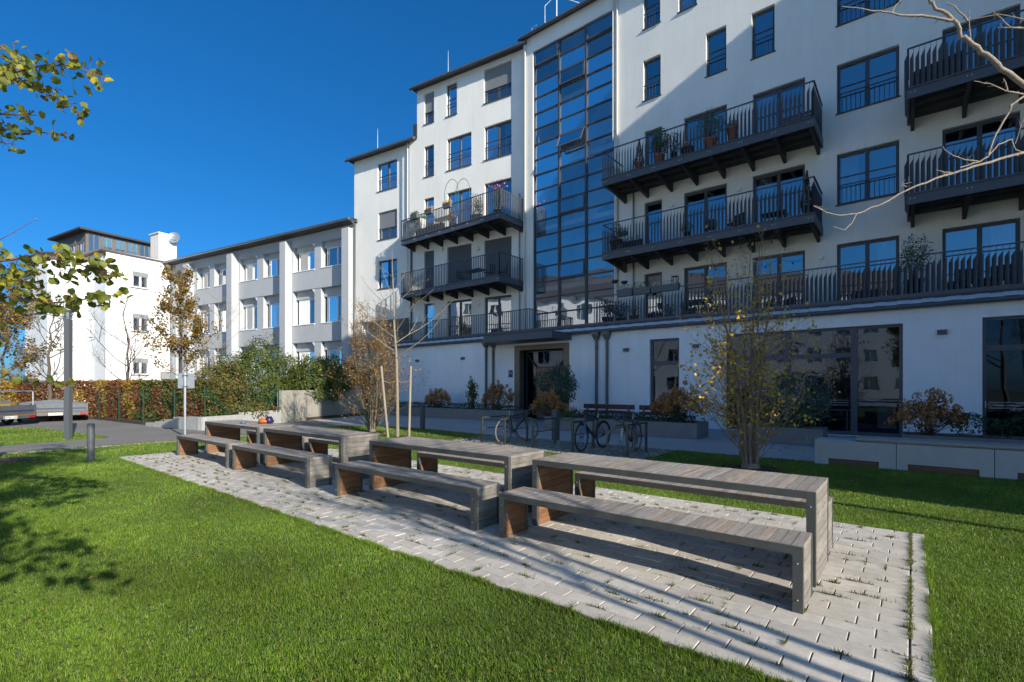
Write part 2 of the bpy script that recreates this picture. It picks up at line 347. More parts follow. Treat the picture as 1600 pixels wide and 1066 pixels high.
def window(F, h, parent, leaves=2, bars=(.5,), rail=True, blind=0.0, blind_mat='shutter_grey', frame_mat='anthracite', pane_mat='glass_win',
           depth=.2, fw=.07, sill=True, name='window', curtain=0, door=False, sill_mat=None, cm=.1):
    a, b, c, d = h[:4]; v0 = -depth+.002; v1 = v0+.07
    fm = MB()
    fm.fbox(F, a+.001, a+fw, v0, v1, c+.001, d-.001); fm.fbox(F, b-fw, b-.001, v0, v1, c+.001, d-.001)
    fm.fbox(F, a+fw, b-fw, v0, v1, d-fw, d-.001); fm.fbox(F, a+fw, b-fw, v0, v1, c+.001, c+fw)
    W_ = (b-a-2*fw)
    for k in range(1, leaves):
        u = a+fw+W_*k/leaves; fm.fbox(F, u-cm/2, u+cm/2, v0, v1+.01, c+fw, d-fw)
    for q in bars:
        z = c + (d-c)*q
        for k in range(leaves):
            ua = a+fw+W_*k/leaves + (cm/2 if k else 0); ub = a+fw+W_*(k+1)/leaves - (cm/2 if k < leaves-1 else 0)
            fm.fbox(F, ua, ub, v0+.01, v1-.015, z-.015, z+.015)
    o = fm.build(name, M(frame_mat), parent)
    pm = MB(); vp = v0+.02
    rj = random.Random(int(a*1000)+int(c*77)+leaves); Wl = (b-a-fw)/leaves
    for k in range(leaves):
        p0 = a+fw*.5+Wl*k; p1 = p0+Wl; j = [vp+rj.uniform(-.006,.006) for _ in range(4)]
        pm.quad(F(p0,j[0],c+fw*.5),F(p1,j[1],c+fw*.5),F(p1,j[2],d-fw*.5),F(p0,j[0]-j[1]+j[2],d-fw*.5))
    pm.build('pane', M(pane_mat), o)
    if sill:
        sm = MB(); sm.fbox(F, a-.04, b+.04, -depth+.08, .06, c-.035, c-.003); sm.build('sill', M(sill_mat or 'anthracite'), o)
    if rail:
        rm = MB(); zt = c + .72 if not door else c+1.0; zt = min(zt, c+(d-c)*.42)
        rm.fbox(F, a+.01, b-.01, -.06, -.025, zt-.035, zt); rm.fbox(F, a+.01, b-.01, -.055, -.03, c+.02, c+.045)
        flatbars(rm, F, a, b, -.043, c+.045, zt-.035, .135); rm.build('guard_rail', M('anthracite'), o)
    if blind:
        bmb = MB(); zb = d-fw*.3-(d-c-fw)*blind
        bmb.fbox(F, a+.03, b-.03, v1+.005, v1+.03, zb, d-.02)
        k = int((d-zb)/.06)
        for i in range(k): bmb.fbox(F, a+.035, b-.035, v1+.03, v1+.036, d-.04-.06*i-.045, d-.04-.06*i)
        bmb.build('roller_blind', M(blind_mat), o)
    if curtain:
        cb = MB(); rs = random.Random(int(a*100+c*10)); side = 0 if curtain == 1 else 1
        ua = a+fw if side == 0 else b-fw-(b-a)*.3; n = 14; wv = (b-a)*.3
        P = [(ua+wv*i/n, v0-.12-.04*(i%2)) for i in range(n+1)]
        for i in range(n): cb.quad(F(P[i][0],P[i][1],c+.05),F(P[i+1][0],P[i+1][1],c+.05),F(P[i+1][0],P[i+1][1],d-.05),F(P[i][0],P[i][1],d-.05))
        cb.build('curtain', M('curtain_fabric'), o)
    return o

# ---- right part
small = [(-9.5,-8.68), (-6.71,-5.9), (-4.94,-4.12)]
doors = [(-4.90,-3.10), (-7.64,-5.88), (-9.44,-8.62), (.77,2.55), (5.2,7.0)]
wideW = [(-2.10,-.33)]
HR = []
lv = [(4.42,6.7), (7.45,9.93), (10.70,13.17)]
for z0, z1 in lv:
    for a, b in doors: HR.append((a, b, z0, z1, 'door'))
HR.append((-2.10,-.33,4.42,6.72,'door')); HR.append((-2.10,-.33,8.13,9.96,'win')); HR.append((-2.10,-.33,11.42,13.19,'win'))
for a, b in small: HR.append((a, b, 14.58, 16.42, 'small'))
for a, b in ((-2.10,-.33), (.9,2.6), (3.6,4.5)): HR.append((a, b, 14.59, 16.42, 'win' if b-a > 1 else 'small'))
for a, b in ((-9.5,-8.7), (-7.88,-7.1), (-4.9,-4.1), (-2.1,-.33), (.9,2.6)): HR.append((a, b, 17.84, 19.66, 'small' if b-a < 1 else 'win'))
rm_ = MB(); wm = MB()
TOP = 20.55
wall(wm, FR, -10.9, 9.0, 3.9, TOP, HR, .2, rm_)
wm.build('wall', M('render_cream'), apt)
bk = MB(); bk.box(-10.9, 9.0, YW+1.6, 34, 0, TOP-.01); bk.quad((-10.9,YW,TOP-.005),(9,YW,TOP-.005),(9,YW+1.6,TOP-.005),(-10.9,YW+1.6,TOP-.005))
bk.quad((9.0,YW,0),(9.0,34,0),(9.0,34,TOP),(9.0,YW,TOP)); bk.build('rear_wall', M('render_cream'), apt)
rs = random.Random(4)
for h in HR:
    k = h[4]
    if k == 'door':
        blind = .42 if (h[2] == 7.45) and h[0] > -8 or (h[2] == 10.70 and False) else 0
        window(FR, h, apt, leaves=2 if h[1]-h[0] > 1 else 1, bars=(.62,.2) if True else (), rail=False, sill=False, name='balcony_door', curtain=rs.choice((0,1,2)), fw=.09, cm=.12,
               blind=0)
    elif k == 'win': window(FR, h, apt, leaves=2, bars=(.56,), curtain=rs.choice((0,0,1)), fw=.09, cm=.12)
    else: window(FR, h, apt, leaves=1, bars=(.56,), fw=.09)
rf = MB(); rf.fbox(FR, -10.9, 9.0, -14, .45, TOP, TOP+.16); rf.build('roof', M('roof_dark'), apt)

# ---- stair tower with its glass wall
TU0, TU1, TZ0, TZ1 = -15.74, -10.95, 4.64, 19.5
tm = MB(); FT = frame((0, YW-.02, 0), 0)
wall(tm, FT, -16.4, -10.88, 3.9, 20.35, [(TU0, TU1, TZ0, TZ1)], .22, None)
tm.quad(FT(-16.4,0,3.9), FT(-16.4,-3,3.9), FT(-16.4,-3,20.35), FT(-16.4,0,20.35)); tm.quad(FT(-10.88,0,3.9), FT(-10.88,-.3,3.9), FT(-10.88,-.3,20.35), FT(-10.88,0,20.35))
tw = tm.build('stair_tower_wall', M('render_cream'), apt)
sh = MB(); D = -4.2
sh.quad(FT(TU0,-.24,TZ0),FT(TU0,D,TZ0),FT(TU0,D,TZ1),FT(TU0,-.24,TZ1)); sh.quad(FT(TU1,-.24,TZ0),FT(TU1,D,TZ0),FT(TU1,D,TZ1),FT(TU1,-.24,TZ1))
sh.quad(FT(TU0,D,TZ0),FT(TU1,D,TZ0),FT(TU1,D,TZ1),FT(TU0,D,TZ1)); sh.quad(FT(TU0,-.24,TZ1),FT(TU1,-.24,TZ1),FT(TU1,D,TZ1),FT(TU0,D,TZ1)); sh.quad(FT(TU0,-.24,TZ0),FT(TU1,-.24,TZ0),FT(TU1,D,TZ0),FT(TU0,D,TZ0))
sh.build('stairwell', M('stair_wall'), tw)
st = MB()
for k in range(5):
    z = 6.92 + 3.24*k
    if z > TZ1: break
    st.fbox(FT, TU0+.01, TU1-.01, -1.9, -.38, z-.24, z)           # landing edge seen through the glass
    for i in range(9):                                              # flight up to the next landing
        if z + .18*(i+1) < TZ1: st.fbox(FT, TU0+1.4+i*.27, TU0+1.67+i*.27, -3.0, -1.95, z+.18*i-.12, z+.18*i)
st.build('staircase', M('interior_light'), tw)
cw = MB(); v0, v1 = -.20, -.10; n = 18; dz = (TZ1-TZ0)/n; cols = [TU0+(TU1-TU0)*i/3 for i in range(4)]
for i, u in enumerate(cols):
    w = .045 if i in (0,3) else .05
    cw.fbox(FT, max(u-w,TU0+.001), min(u+w,TU1-.001), v0, v1+.03, TZ0+.001, TZ1-.001)
for j in range(n+1):
    z = TZ0+dz*j
    for i in range(3): cw.fbox(FT, cols[i]+.05, cols[i+1]-.05, v0, v1, max(z-.03,TZ0+.002), min(z+.03,TZ1-.002))
cwo = cw.build('glass_wall_frame', M('anthracite'), tw)
opens = {(1,15):.03, (1,11):.20, (1,7):.02, (1,3):.03, (0,17):.0, (2,17):.0}
for j in range(n):
    for i in range(3):
        a, b, c, d = cols[i]+.05, cols[i+1]-.05, TZ0+dz*j+.03, TZ0+dz*(j+1)-.03
        off = opens.get((i,j))
        pm = MB()
        if off is None:
            q_ = [-.16+rs.uniform(-.006,.006) for _ in range(3)]; pm.quad(FT(a,q_[0],c),FT(b,q_[1],c),FT(b,q_[2],d),FT(a,q_[0]-q_[1]+q_[2],d)); pm.build('pane', M('glass_curtain'), cwo)
        else:
            sf = MB(); t = .07
            def SP(u, z, dv): return FT(u, -.09+dv+off*3.2*(d-z)/(d-c)*.6, z)
            def bar(ua, ub, za, zb):
                sf.hexa([SP(ua,za,0),SP(ub,za,0),SP(ub,za,.045),SP(ua,za,.045),SP(ua,zb,0),SP(ub,zb,0),SP(ub,zb,.045),SP(ua,zb,.045)])
            bar(a,b,c,c+t); bar(a,b,d-t,d); bar(a,a+t,c+t,d-t); bar(b-t,b,c+t,d-t)
            so = sf.build('tilting_sash', M('steel_dark'), tw)
            pm.quad(SP(a+t,c+t,.02),SP(b-t,c+t,.02),SP(b-t,d-t,.02),SP(a+t,d-t,.02)); pm.build('pane', M('glass_curtain'), so)
tr = MB(); tr.fbox(FT, -16.5, -10.8, -13, .22, 20.35, 20.47); tr.build('roof', M('roof_dark'), apt)
pl = MB(); pl.fbox(FT, -14.6, -10.9, -4, -.6, 20.47, 21.25); pl.build('roof_plant_housing', M('zinc'), apt)
tb = MB(); tb.box(-16.38, -10.92, YW+4.4, 34, 0, 20.3); tb.build('rear_wall', M('render_cream'), apt)
lad = MB()
lad.tube([(-14.9,YW-.1,20.5),(-14.9,YW-.1,21.5),(-14.55,YW+.1,21.85),(-14.3,YW+.1,21.85),(-13.2,YW+1.2,21.5)], .02, 5); lad.tube([(-14.3,YW+.1,20.5),(-14.3,YW+.1,21.85)], .035, 5)
lad.tube([(-15.75,YW-.1,20.5),(-15.75,YW-.1,20.75),(-15.45,YW-.1,20.75)], .015, 5); lad.build('safety_rail', M('zinc_skylit'), apt)

# ---- left part (turned 8.5 degrees towards the court)
colA, colB, colC = (6.42,7.2), (3.62,5.40), (.90,2.70)
HM = [(6.42,7.2,17.84,19.74,'s',.62), (4.67,5.47,17.84,19.76,'s',0), (.9,2.74,17.84,19.78,'w',.62),
      (6.42,7.2,14.58,16.47,'s',0), (3.62,5.42,14.58,16.5,'w',0), (.9,2.72,14.58,16.5,'w',0)]
for a, b in (colA, colB, colC):
    HM.append((a,b,10.70,13.24,'d',0)); HM.append((a,b,7.45,9.97,'d',.93)); HM.append((a,b,4.42,6.72,'d',0))
HL = [(9.68,11.42,14.6,16.45,'w',0), (9.68,11.38,11.36,13.18,'w',.6), (9.68,11.38,8.1,9.95,'w',0)]
wl_ = MB(); rl_ = MB()
wall(wl_, FM, 0, 7.78, 3.9, 20.1, [h[:4] for h in HM], .2, rm_)
wall(wl_, FM, 7.78, 8.42, 3.9, 17.1, [])
wl_.quad(FM(7.78,0,17.1),FM(7.78,-6,17.1),FM(7.78,-6,20.1),FM(7.78,0,20.1))
wl_.quad(FM(8.42,0,3.9),FM(8.42,-.26,3.9),FM(8.42,-.26,17.1),FM(8.42,0,17.1))
FL = frame(FM(0,-.22,0), 8.5, True)
wall(wl_, FL, 8.42, 13.66, 6.0, 17.1, [h[:4] for h in HL], .2, rm_)
wl_.quad(FL(13.66,0,6),FL(13.66,-9,6),FL(13.66,-9,17.1),FL(13.66,0,17.1))
wl_.quad(FL(8.42,0,6.0),FL(13.66,0,6.0),FL(13.66,-5,6.0),FL(8.42,-5,6.0))
wl_.quad(FM(0,-.0,3.9),FM(8.42,0,3.9),FM(8.42,-.6,3.9),FM(0,-.6,3.9))
wl_.build('wall', M('render_cream'), apt)
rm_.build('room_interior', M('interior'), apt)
rw = MB(); rw.fbox(FM, -.3, 7.7, -11, -1.45, 0, 20.05); rw.fbox(FM, 7.7, 13.6, -11, -1.75, 6.02, 17.05); rw.fbox(FM, 0, 7.78, -1.45, -.05, 20.04, 20.09)
rw.fbox(FM, 8.5, 13.6, -11, -5.1, 0, 6.0)          # back wall of the passage
rw.fbox(FM, 13.0, 13.6, -5.1, -.3, 0, 5.98)        # pier at the far end of the passage
rw.build('rear_wall', M('render_cream'), apt)
for F, H_ in ((FM, HM), (FL, HL)):
    for h in H_:
        if h[4] == 'd': window(F, h, apt, leaves=2 if h[1]-h[0] > 1 else 1, bars=(.55,) if h[2] > 5 else (.6,.2), rail=False, sill=False, name='balcony_door', blind=h[5], blind_mat='shutter', fw=.09)
        elif h[4] == 'w': window(F, h, apt, bars=(.55,), blind=h[5], curtain=1 if h[5] == 0 else 0)
        else: window(F, h, apt, leaves=1, bars=(.55,), blind=h[5])
r2 = MB(); r2.fbox(FM, -.2, 7.95, -11, .42, 20.1, 20.22); r2.build('roof', M('roof_dark'), apt)
r3 = MB(); r3.fbox(FM, 7.8, 13.95, -11, .25, 17.1, 17.22); r3.build('roof', M('roof_dark'), apt)
fl = MB(); fl.fbox(FM, 7.76, 8.05, -.05, .06, 17.22, 18.05); fl.build('flashing', M('roof_dark'), apt)

# ---- gutters and downpipes
def gutter(F, u0, u1, v, z, r=.085, m='steel_dark'):
    g = MB(); g.tube([F(u0,v,z), F(u1,v,z)], r, 10)
    n = int(abs(u1-u0)/.9)
    for i in range(n+1):
        u = u0+(u1-u0)*i/max(n,1); g.tube([F(u-.015,v,z), F(u+.015,v,z)], r+.012, 10)
    return g.build('gutter', M(m), apt)
gutter(FM, -.2, 7.95, .47, 20.06); gutter(FM, 7.8, 13.95, .3, 17.06); gutter(FT, -16.5, -10.85, .28, 20.32); gutter(FR, -10.8, 9.0, .5, 20.5)
gutter(FG, -25.0, 9.0, .16, 4.02, .08)
def downpipe(F, u, z0, z1, r=.05, m='pipe_cream', v=.07, name='downpipe'):
    g = MB(); g.tube([F(u,v,z0), F(u,v,z1)], r, 10)
    z = z0+1.0
    while z < z1: g.tube([F(u,v,z-.02), F(u,v,z+.02)], r+.012, 10); z += 2.1
    return g.build(name, M(m), apt)
downpipe(FT, -16.22, 4.3, 20.2); downpipe(FR, -10.78, 4.3, 20.3, .055); downpipe(FR, -10.98, 13.2, 20.3, .03, v=.09); downpipe(FR, -9.95, 4.3, 12.0, .035, 'zinc')
downpipe(FM, 8.5, 8.0, 17.0, .045); downpipe(FM, 8.2, 3.9, 10.4, .06, 'steel_dark'); downpipe(FM, .35, 4.3, 12.2, .035, 'zinc')
for u in (-17.26,-16.77,-10.74,-10.23):
    g = MB(); g.tube([FG(u,.08,.0),FG(u,.08,3.72)], .062, 10)
    for z in (1.1,3.3): g.tube([FG(u,.08,z-.03),FG(u,.08,z+.03)], .075, 10)
    P = [FG(u-.07,.01,3.62),FG(u+.07,.01,3.62),FG(u+.07,.15,3.62),FG(u-.07,.15,3.62),FG(u-.16,-.0,3.85),FG(u+.16,-.0,3.85),FG(u+.16,.24,3.85),FG(u-.16,.24,3.85)]
    g.hexa(P); g.fbox(FG, u-.16, u+.16, 0.001, .24, 3.85, 3.98); g.build('rainwater_downpipe', M('copper_brown'), apt)

# ---- ground-floor wall with shop windows and the entrance
HG = [(-8.33,-7.11,.42,3.52,'s'), (-5.36,-.21,.02,3.53,'shop'), (1.55,5.6,.02,3.55,'shop2'), (-15.4,-12.2,.02,3.62,'door')]
gm = MB(); rg = MB()
wall(gm, FG, -24.9, 9.0, 0, 3.98, [h[:4] for h in HG], .22, rg, 3.2)
gm.quad(FG(-24.9,0,0),FG(-24.9,-2.0,0),FG(-24.9,-2.0,3.98),FG(-24.9,0,3.98))
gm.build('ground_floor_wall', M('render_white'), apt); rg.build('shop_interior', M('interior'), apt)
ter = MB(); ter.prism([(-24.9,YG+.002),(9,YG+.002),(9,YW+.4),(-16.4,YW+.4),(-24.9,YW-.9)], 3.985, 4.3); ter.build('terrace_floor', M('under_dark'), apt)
tl = MB()
u = -25.0; k = 0
while u < 9.0:     # folded metal drip edge in short overlapping lengths
    w = .29; z = 4.10 + (.012 if k % 2 else 0)
    tl.hexa([FG(u,.22,z-.02),FG(u+w,.22,z-.02),FG(u+w,-.12,z+.16),FG(u,-.12,z+.16),FG(u,.22,z),FG(u+w,.22,z),FG(u+w,-.12,z+.18),FG(u,-.12,z+.18)]); u += w; k += 1
tl.build('drip_edge', M('zinc_skylit'), apt)
tf = MB(); tf.fbox(FG, -24.9, 9.0, -.16, -.05, 4.2, 4.42); tf.build('terrace_edge', M('steel_dark'), apt)

def shop_window(h, mullions, transom, name='shop_window', door=None):
    a,b,c,d = h[:4]; v0,v1 = -.21,-.12; fm = MB(); fw = .09
    fm.fbox(FG,a+.001,a+fw,v0,v1,c,d-.001); fm.fbox(FG,b-fw,b-.001,v0,v1,c,d-.001); fm.fbox(FG,a+fw,b-fw,v0,v1,d-fw,d-.001); fm.fbox(FG,a+fw,b-fw,v0,v1,c,c+.12)
    for m_ in mullions: fm.fbox(FG,m_-.09,m_+.09,v0,v1+.01,c+.12,d-fw)
    xs = [a+fw]+[x for m_ in mullions for x in (m_-.09,m_+.09)]+[b-fw]
    for i in range(0,len(xs),2):
        for t in transom.get(i//2, ()): fm.fbox(FG,xs[i],xs[i+1],v0+.01,v1-.005,t-.08,t+.08)
    o = fm.build(name, M('steel_dark'), apt)
    pm = MB(); pm.quad(FG(a+.04,-.17,c+.05),FG(b-.04,-.17,c+.05),FG(b-.04,-.17,d-.04),FG(a+.04,-.17,d-.04)); pm.build('pane', M('glass_shop'), o)
    return o
shop_window(HG[0], [], {0:(2.55,)})
so = shop_window(HG[1], [-3.35,-1.45], {0:(2.62,),1:(2.62,)})
s2 = shop_window(HG[2], [3.6], {0:(2.68,),1:(2.68,)})
for s_, xa, xb in ((so,-1.34,-.32),(so,-3.2,-1.6),(s2,1.7,3.4)):
    fb = MB()
    for z in (.98,1.06,1.14): fb.fbox(FG, xa, xb, -.168, -.164, z, z+.022)
    fb.build('frosted_stripes', M('tarp_grey'), s_)
hd = MB(); hd.tube([FG(1.62,-.08,1.0),FG(1.62,-.08,1.18)], .015, 6); hd.build('handle', M('galv'), s2)
# inside the shop: pale upright panel, table, red column
it = MB(); it.box(-3.1,-1.7,YG+2.2,YG+2.9,.72,.76); it.box(-3.0,-2.95,YG+2.3,YG+2.8,0,.72); it.box(-1.85,-1.8,YG+2.3,YG+2.8,0,.72); it.box(-.9,-.4,YG+1.5,YG+1.55,.2,.9); it.build('shop_table', M('interior_light'), apt)
cm_ = MB(); cm_.tube([(-3.0,YG+.9,.0),(-3.0,YG+.9,2.4)], .035, 8); cm_.build('red_pole', M('red_paint'), apt)
# entrance
a,b,c,d = HG[3][:4]
pf = MB(); pf.fbox(FG,a,a+.32,-.05,.03,0,d+.0); pf.fbox(FG,b-.30,b,-.05,.03,0,d); pf.fbox(FG,a+.32,b-.30,-.05,.03,d-.24,d); 
pf.fbox(FG,a,a+.12,-.6,-.05,0,d); pf.fbox(FG,b-.12,b,-.6,-.05,0,d); pf.fbox(FG,a+.12,b-.12,-.6,-.05,d-.1,d); po = pf.build('entrance_portal', M('portal_brown'), apt)
df = MB(); x0,x1 = a+.32,b-.3; v0,v1 = -.58,-.5; zt = 3.36
for q in (x0+.02, x0+.62, x1-.62, x1-.06): df.fbox(FG,q,q+.05,v0,v1,.02,zt if q in (x0+.02,x1-.06) else 2.55)
df.fbox(FG,x0+.67,x1-.62,v0,v1,2.5,2.56); df.fbox(FG,x0,x1,v0,v1,zt-.06,zt)
for (p,q) in (((x0+.62,2.55),(x0+.05,3.3)),((x1-.6,2.55),(x1-.05,3.3))): df.tube([FG(p[0]+.02,-.5,p[1]),FG(q[0],-.5,q[1])], .035, 5)
do = df.build('door_frame', M('anthracite'), po)
pn = MB(); pn.quad(FG(x0,-.55,.02),FG(x1,-.55,.02),FG(x1,-.55,zt),FG(x0,-.55,zt)); pn.build('pane', M('glass_shop'), po)
dd = MB(); dd.fbox(FG,x0+.68,x1-.64,-.545,-.5,.05,2.49); dd.build('door_leaf', M('door_board'), po)
cn = MB(); P = [(-17.5,YG-.01),(-16.1,17.68),(-12.09,17.65),(-12.07,YG-.01)]; cn.prism(P, 3.72, 4.03); cno = cn.build('canopy', M('steel_dark'), apt)
def text_mesh(name, body, size, mat_, parent, loc, rot, ext=.002):
    cu = bpy.data.curves.new(name, 'FONT'); cu.body = body; cu.size = size; cu.extrude = ext; cu.align_x = 'CENTER'; cu.align_y = 'CENTER'
    t = bpy.data.objects.new(name, cu); COL.objects.link(t); bpy.context.view_layer.update()
    me = bpy.data.meshes.new_from_object(t.evaluated_get(bpy.context.evaluated_depsgraph_get())); bpy.data.objects.remove(t); bpy.data.curves.remove(cu)
    me.name = name; me.materials.clear(); me.materials.append(mat_)
    o = bpy.data.objects.new(name, me); COL.objects.link(o)
    me.transform(Matrix.Translation(Vector(loc)-woff(parent)) @ Matrix.Rotation(rot,4,'Z') @ Matrix.Rotation(R(90),4,'X'))
    o.parent = parent; KIDS.setdefault(parent.name, []).append(o); return o
hn = MB(); hn.fbox(FG,-15.79,-15.53,.002,.02,2.06,2.42); hno = hn.build('house_number_plate', M('blue_sign'), apt)
text_mesh('house_number', '71', .2, M('white_paint'), hno, FG(-15.66,.024,2.25), 0)

# ---- wall lamps
for u,z in ((-22.77,3.12),(-18.99,3.13),(-9.35,3.14),(-6.45,3.15),(.69,3.19)):
    l = MB(); l.fbox(FG,u-.11,u+.11,.001,.11,z-.07,z+.07); l.build('wall_lamp', M('steel_dark'), apt)
for F,u,z in ((FM,5.78,9.87),(FM,3.15,9.57),(FM,5.82,6.26),(FM,3.1,6.31)):
    l = MB(); l.ball(F(u,.05,z),.13,12,8,(1,.6,1)); l.build('wall_lamp', M('lamp_glow'), apt)
for u,z in ((-8.16,9.51),(-5.4,9.52),(-2.58,6.32),(-8.16,6.3)):
    l = MB(); l.fbox(FR,u-.07,u+.07,.001,.1,z-.06,z+.06); l.build('wall_lamp', M('lamp_glow'), apt)
for F,u,z in ((FM,5.4,21.9),(FM,11.3,18.75)):
    l = MB(); l.tube([F(u,-.1,z-1.9 if z > 20 else z-1.6),F(u,-.1,z)],[.022,.008],5); l.build('lightning_rod', M('zinc_skylit'), apt)

# ---- balconies
def slats(mb, A, B, z, h=1.26, step=.13, w=.125):
    A = Vector(A); B = Vector(B); d = B-A; L = d.length; n = int(L/step)
    px, py = -math.sin(R(44)), math.cos(R(44)); 
    for i in range(n+1):
        p = A + d*(i/n); q = p + Vector((px*w, py*w, 0)); tx, ty = .004*py, -.004*px
        def P(pt, zz, s): return (pt.x+tx*s, pt.y+ty*s, zz)
        # flat bar with a raked top, and the thin rod that carries on up to the rail
        mb.add([P(p,z,-1),P(q,z,-1),P(q,z+h-.34,-1),P(p,z+h-.18,-1),P(p,z,1),P(q,z,1),P(q,z+h-.34,1),P(p,z+h-.18,1)],
               [(0,1,2,3),(7,6,5,4),(0,4,5,1),(1,5,6,2),(2,6,7,3),(3,7,4,0)])
        mb.add([(p.x-.005,p.y-.005,z+h-.19),(p.x+.005,p.y-.005,z+h-.19),(p.x,p.y+.005,z+h-.19),(p.x-.005,p.y-.005,z+h-.03),(p.x+.005,p.y-.005,z+h-.03),(p.x,p.y+.005,z+h-.03)],
               [(0,1,4,3),(1,2,5,4),(2,0,3,5)])
def rods(mb, A, B, z, h=1.26, step=.13, w=.011):
    A = Vector(A); B = Vector(B); d = B-A; n = max(1,int(d.length/step))
    for i in range(n+1):
        p = A + d*(i/n); mb.box(p.x-w,p.x+w,p.y-w*1.8,p.y+w*1.8,z,z+h-.03)
def rail(mb, A, B, z, h=1.26):
    A = Vector(A); B = Vector(B); d = (B-A).normalized(); n = Vector((-d.y,d.x,0))*.025
    for za, zb in ((z+h-.035,z+h),(z+.03,z+.06)):
        mb.hexa([(*(A-n).xy,za),(*(B-n).xy,za),(*(B+n).xy,za),(*(A+n).xy,za),(*(A-n).xy,zb),(*(B-n).xy,zb),(*(B+n).xy,zb),(*(A+n).xy,zb)])
def balcony(X0, X1, Yf, back, z, kind='slat'):
    """back(X) gives the wall line; the deck is z high at its top edge"""
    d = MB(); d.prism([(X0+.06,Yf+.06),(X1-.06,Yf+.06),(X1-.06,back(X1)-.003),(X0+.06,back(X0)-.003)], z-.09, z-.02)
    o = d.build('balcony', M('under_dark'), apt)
    e = MB(); e.box(X0,X1,Yf,Yf+.055,z-.28,z); e.box(X0-.03,X1+.03,Yf-.04,Yf+.07,z,z+.025)
    for X in (X0, X1-.055): e.prism([(X,Yf+.057),(X+.055,Yf+.057),(X+.055,back(X)-.003),(X,back(X)-.003)], z-.28, z)
    e.build('edge_beam', M('steel_dark'), o)
    nb = max(2, round((X1-X0-.5)/1.12)); 
    for i in range(nb+1):
        x = X0+.14+(X1-X0-.28)*i/nb; yb = back(x)-.002
        j = MB(); w = .05
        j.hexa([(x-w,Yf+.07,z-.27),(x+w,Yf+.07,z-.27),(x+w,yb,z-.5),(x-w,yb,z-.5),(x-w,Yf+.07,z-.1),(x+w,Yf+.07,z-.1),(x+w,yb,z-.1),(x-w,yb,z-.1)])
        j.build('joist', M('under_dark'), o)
    for y in (Yf+.7, Yf+1.3):
        if y < min(back(X0), back(X1))-.1:
            t = MB(); t.box(X0+.07,X1-.07,y,y+.06,z-.2,z-.09); t.build('cross_beam', M('under_dark'), o)
    bo = MB()
    for x in [X0+.14+(X1-X0-.28)*i/nb for i in range(nb+1)]:
        for dx in (-.05,.05): bo.box(x+dx-.012,x+dx+.012,Yf-.012,Yf-.001,z-.13,z-.106)
    bo.build('bolt_heads', M('zinc_skylit'), o)
    r = MB(); f = slats if kind == 'slat' else rods; a,b = (X0+.03,Yf+.03,0),(X1-.03,Yf+.03,0); c1,d1 = (X1-.03,back(X1)-.06,0),(X0+.03,back(X0)-.06,0)
    f(r,a,b,z+.03); f(r,b,c1,z+.03); f(r,a,d1,z+.03)
    rail(r,a,b,z+.0); rail(r,b,c1,z); rail(r,a,d1,z); r.build('balustrade', M('steel_dark'), o)
    return o
bR = lambda X: YW
for z in (7.40, 10.62):
    balcony(-10.5,-2.52,19.2,bR,z); balcony(-.12,6.5,19.2,bR,z)
nrm = (math.sin(R(8.5)), -math.cos(R(8.5)))
bL = lambda X: 21.4 - (-16.4-X)*math.tan(R(8.5))
for z in (7.3, 10.55): balcony(-24.4,-16.45,19.25,bL,z,'rod')
t1 = MB(); z = 4.34
slats(t1,(-10.95,19.33,0),(8.9,19.33,0),z,1.24,w=.125); rail(t1,(-10.95,19.33,0),(8.9,19.33,0),z,1.24); slats(t1,(-10.95,19.33,0),(-10.95,YW-.05,0),z,1.24,w=.06); rail(t1,(-10.95,19.33,0),(-10.95,YW-.05,0),z,1.24)
t1.build('terrace_balustrade', M('steel_dark'), apt)
t2 = MB(); rods(t2,(-24.7,19.35,0),(-14.6,19.35,0),z,1.1); rail(t2,(-24.7,19.35,0),(-14.6,19.35,0),z,1.1); rods(t2,(-14.6,19.35,0),(-14.6,YW-.3,0),z,1.1); rail(t2,(-14.6,19.35,0),(-14.6,YW-.3,0),z,1.1)
t2.build('terrace_balustrade', M('steel_dark'), apt)
# the wing that closes the court on the right, outside the picture: it throws the shade over this side
wg = MB(); wg.box(9.02, 22, 7.25, 34, 0, 22.1); wg.build('side_wing', M('render_white'), apt)

# ================================================================== the building across the court (mirrored in the windows)
opp = thing('opposite_building', 'white rendered block with dark pitched roof across the court behind the camera', 'building', (-18, -24, 0))
FO = frame((-18, -24, 0), -35)              # u along its front; front turned and kept pale to bounce sun onto the shaded facade
FO_ = lambda u, v, z: FO(u, -v, z)
ow = MB(); hs = [(u, u+1.7, z, z+1.6) for u in [-23+3.3*k for k in range(15)] for z in (1.2, 4.5, 7.8, 11.0)]; oi = MB()
wall(ow, FO_, -25, 27, 0, 13.5, hs, .2, oi, 1.0); ow.fbox(FO, -25, 27, 1.3, 12, 0, 13.4); ow.fbox(FO, -25, -24.9, 0, 1.3, 0, 13.4); ow.fbox(FO, 26.9, 27, 0, 1.3, 0, 13.4)
ow.build('wall', mat('render_pale', (.80,.81,.83), .9, var=.05, scale=1), opp); oi.build('room_interior', M('interior'), opp)
orf = MB(); orf.add([FO(-25.3,-.5,13.5),FO(27.3,-.5,13.5),FO(27.3,6,17.5),FO(-25.3,6,17.5),FO(-25.3,12.5,13.5),FO(27.3,12.5,13.5)],[(0,1,2,3),(3,2,5,4),(0,3,4),(1,5,2),(0,4,5,1)]); orf.build('roof', M('under_dark'), opp)
for h in hs: window(FO_, h, opp, leaves=2, bars=(), rail=False, frame_mat='white_pvc', sill=False)
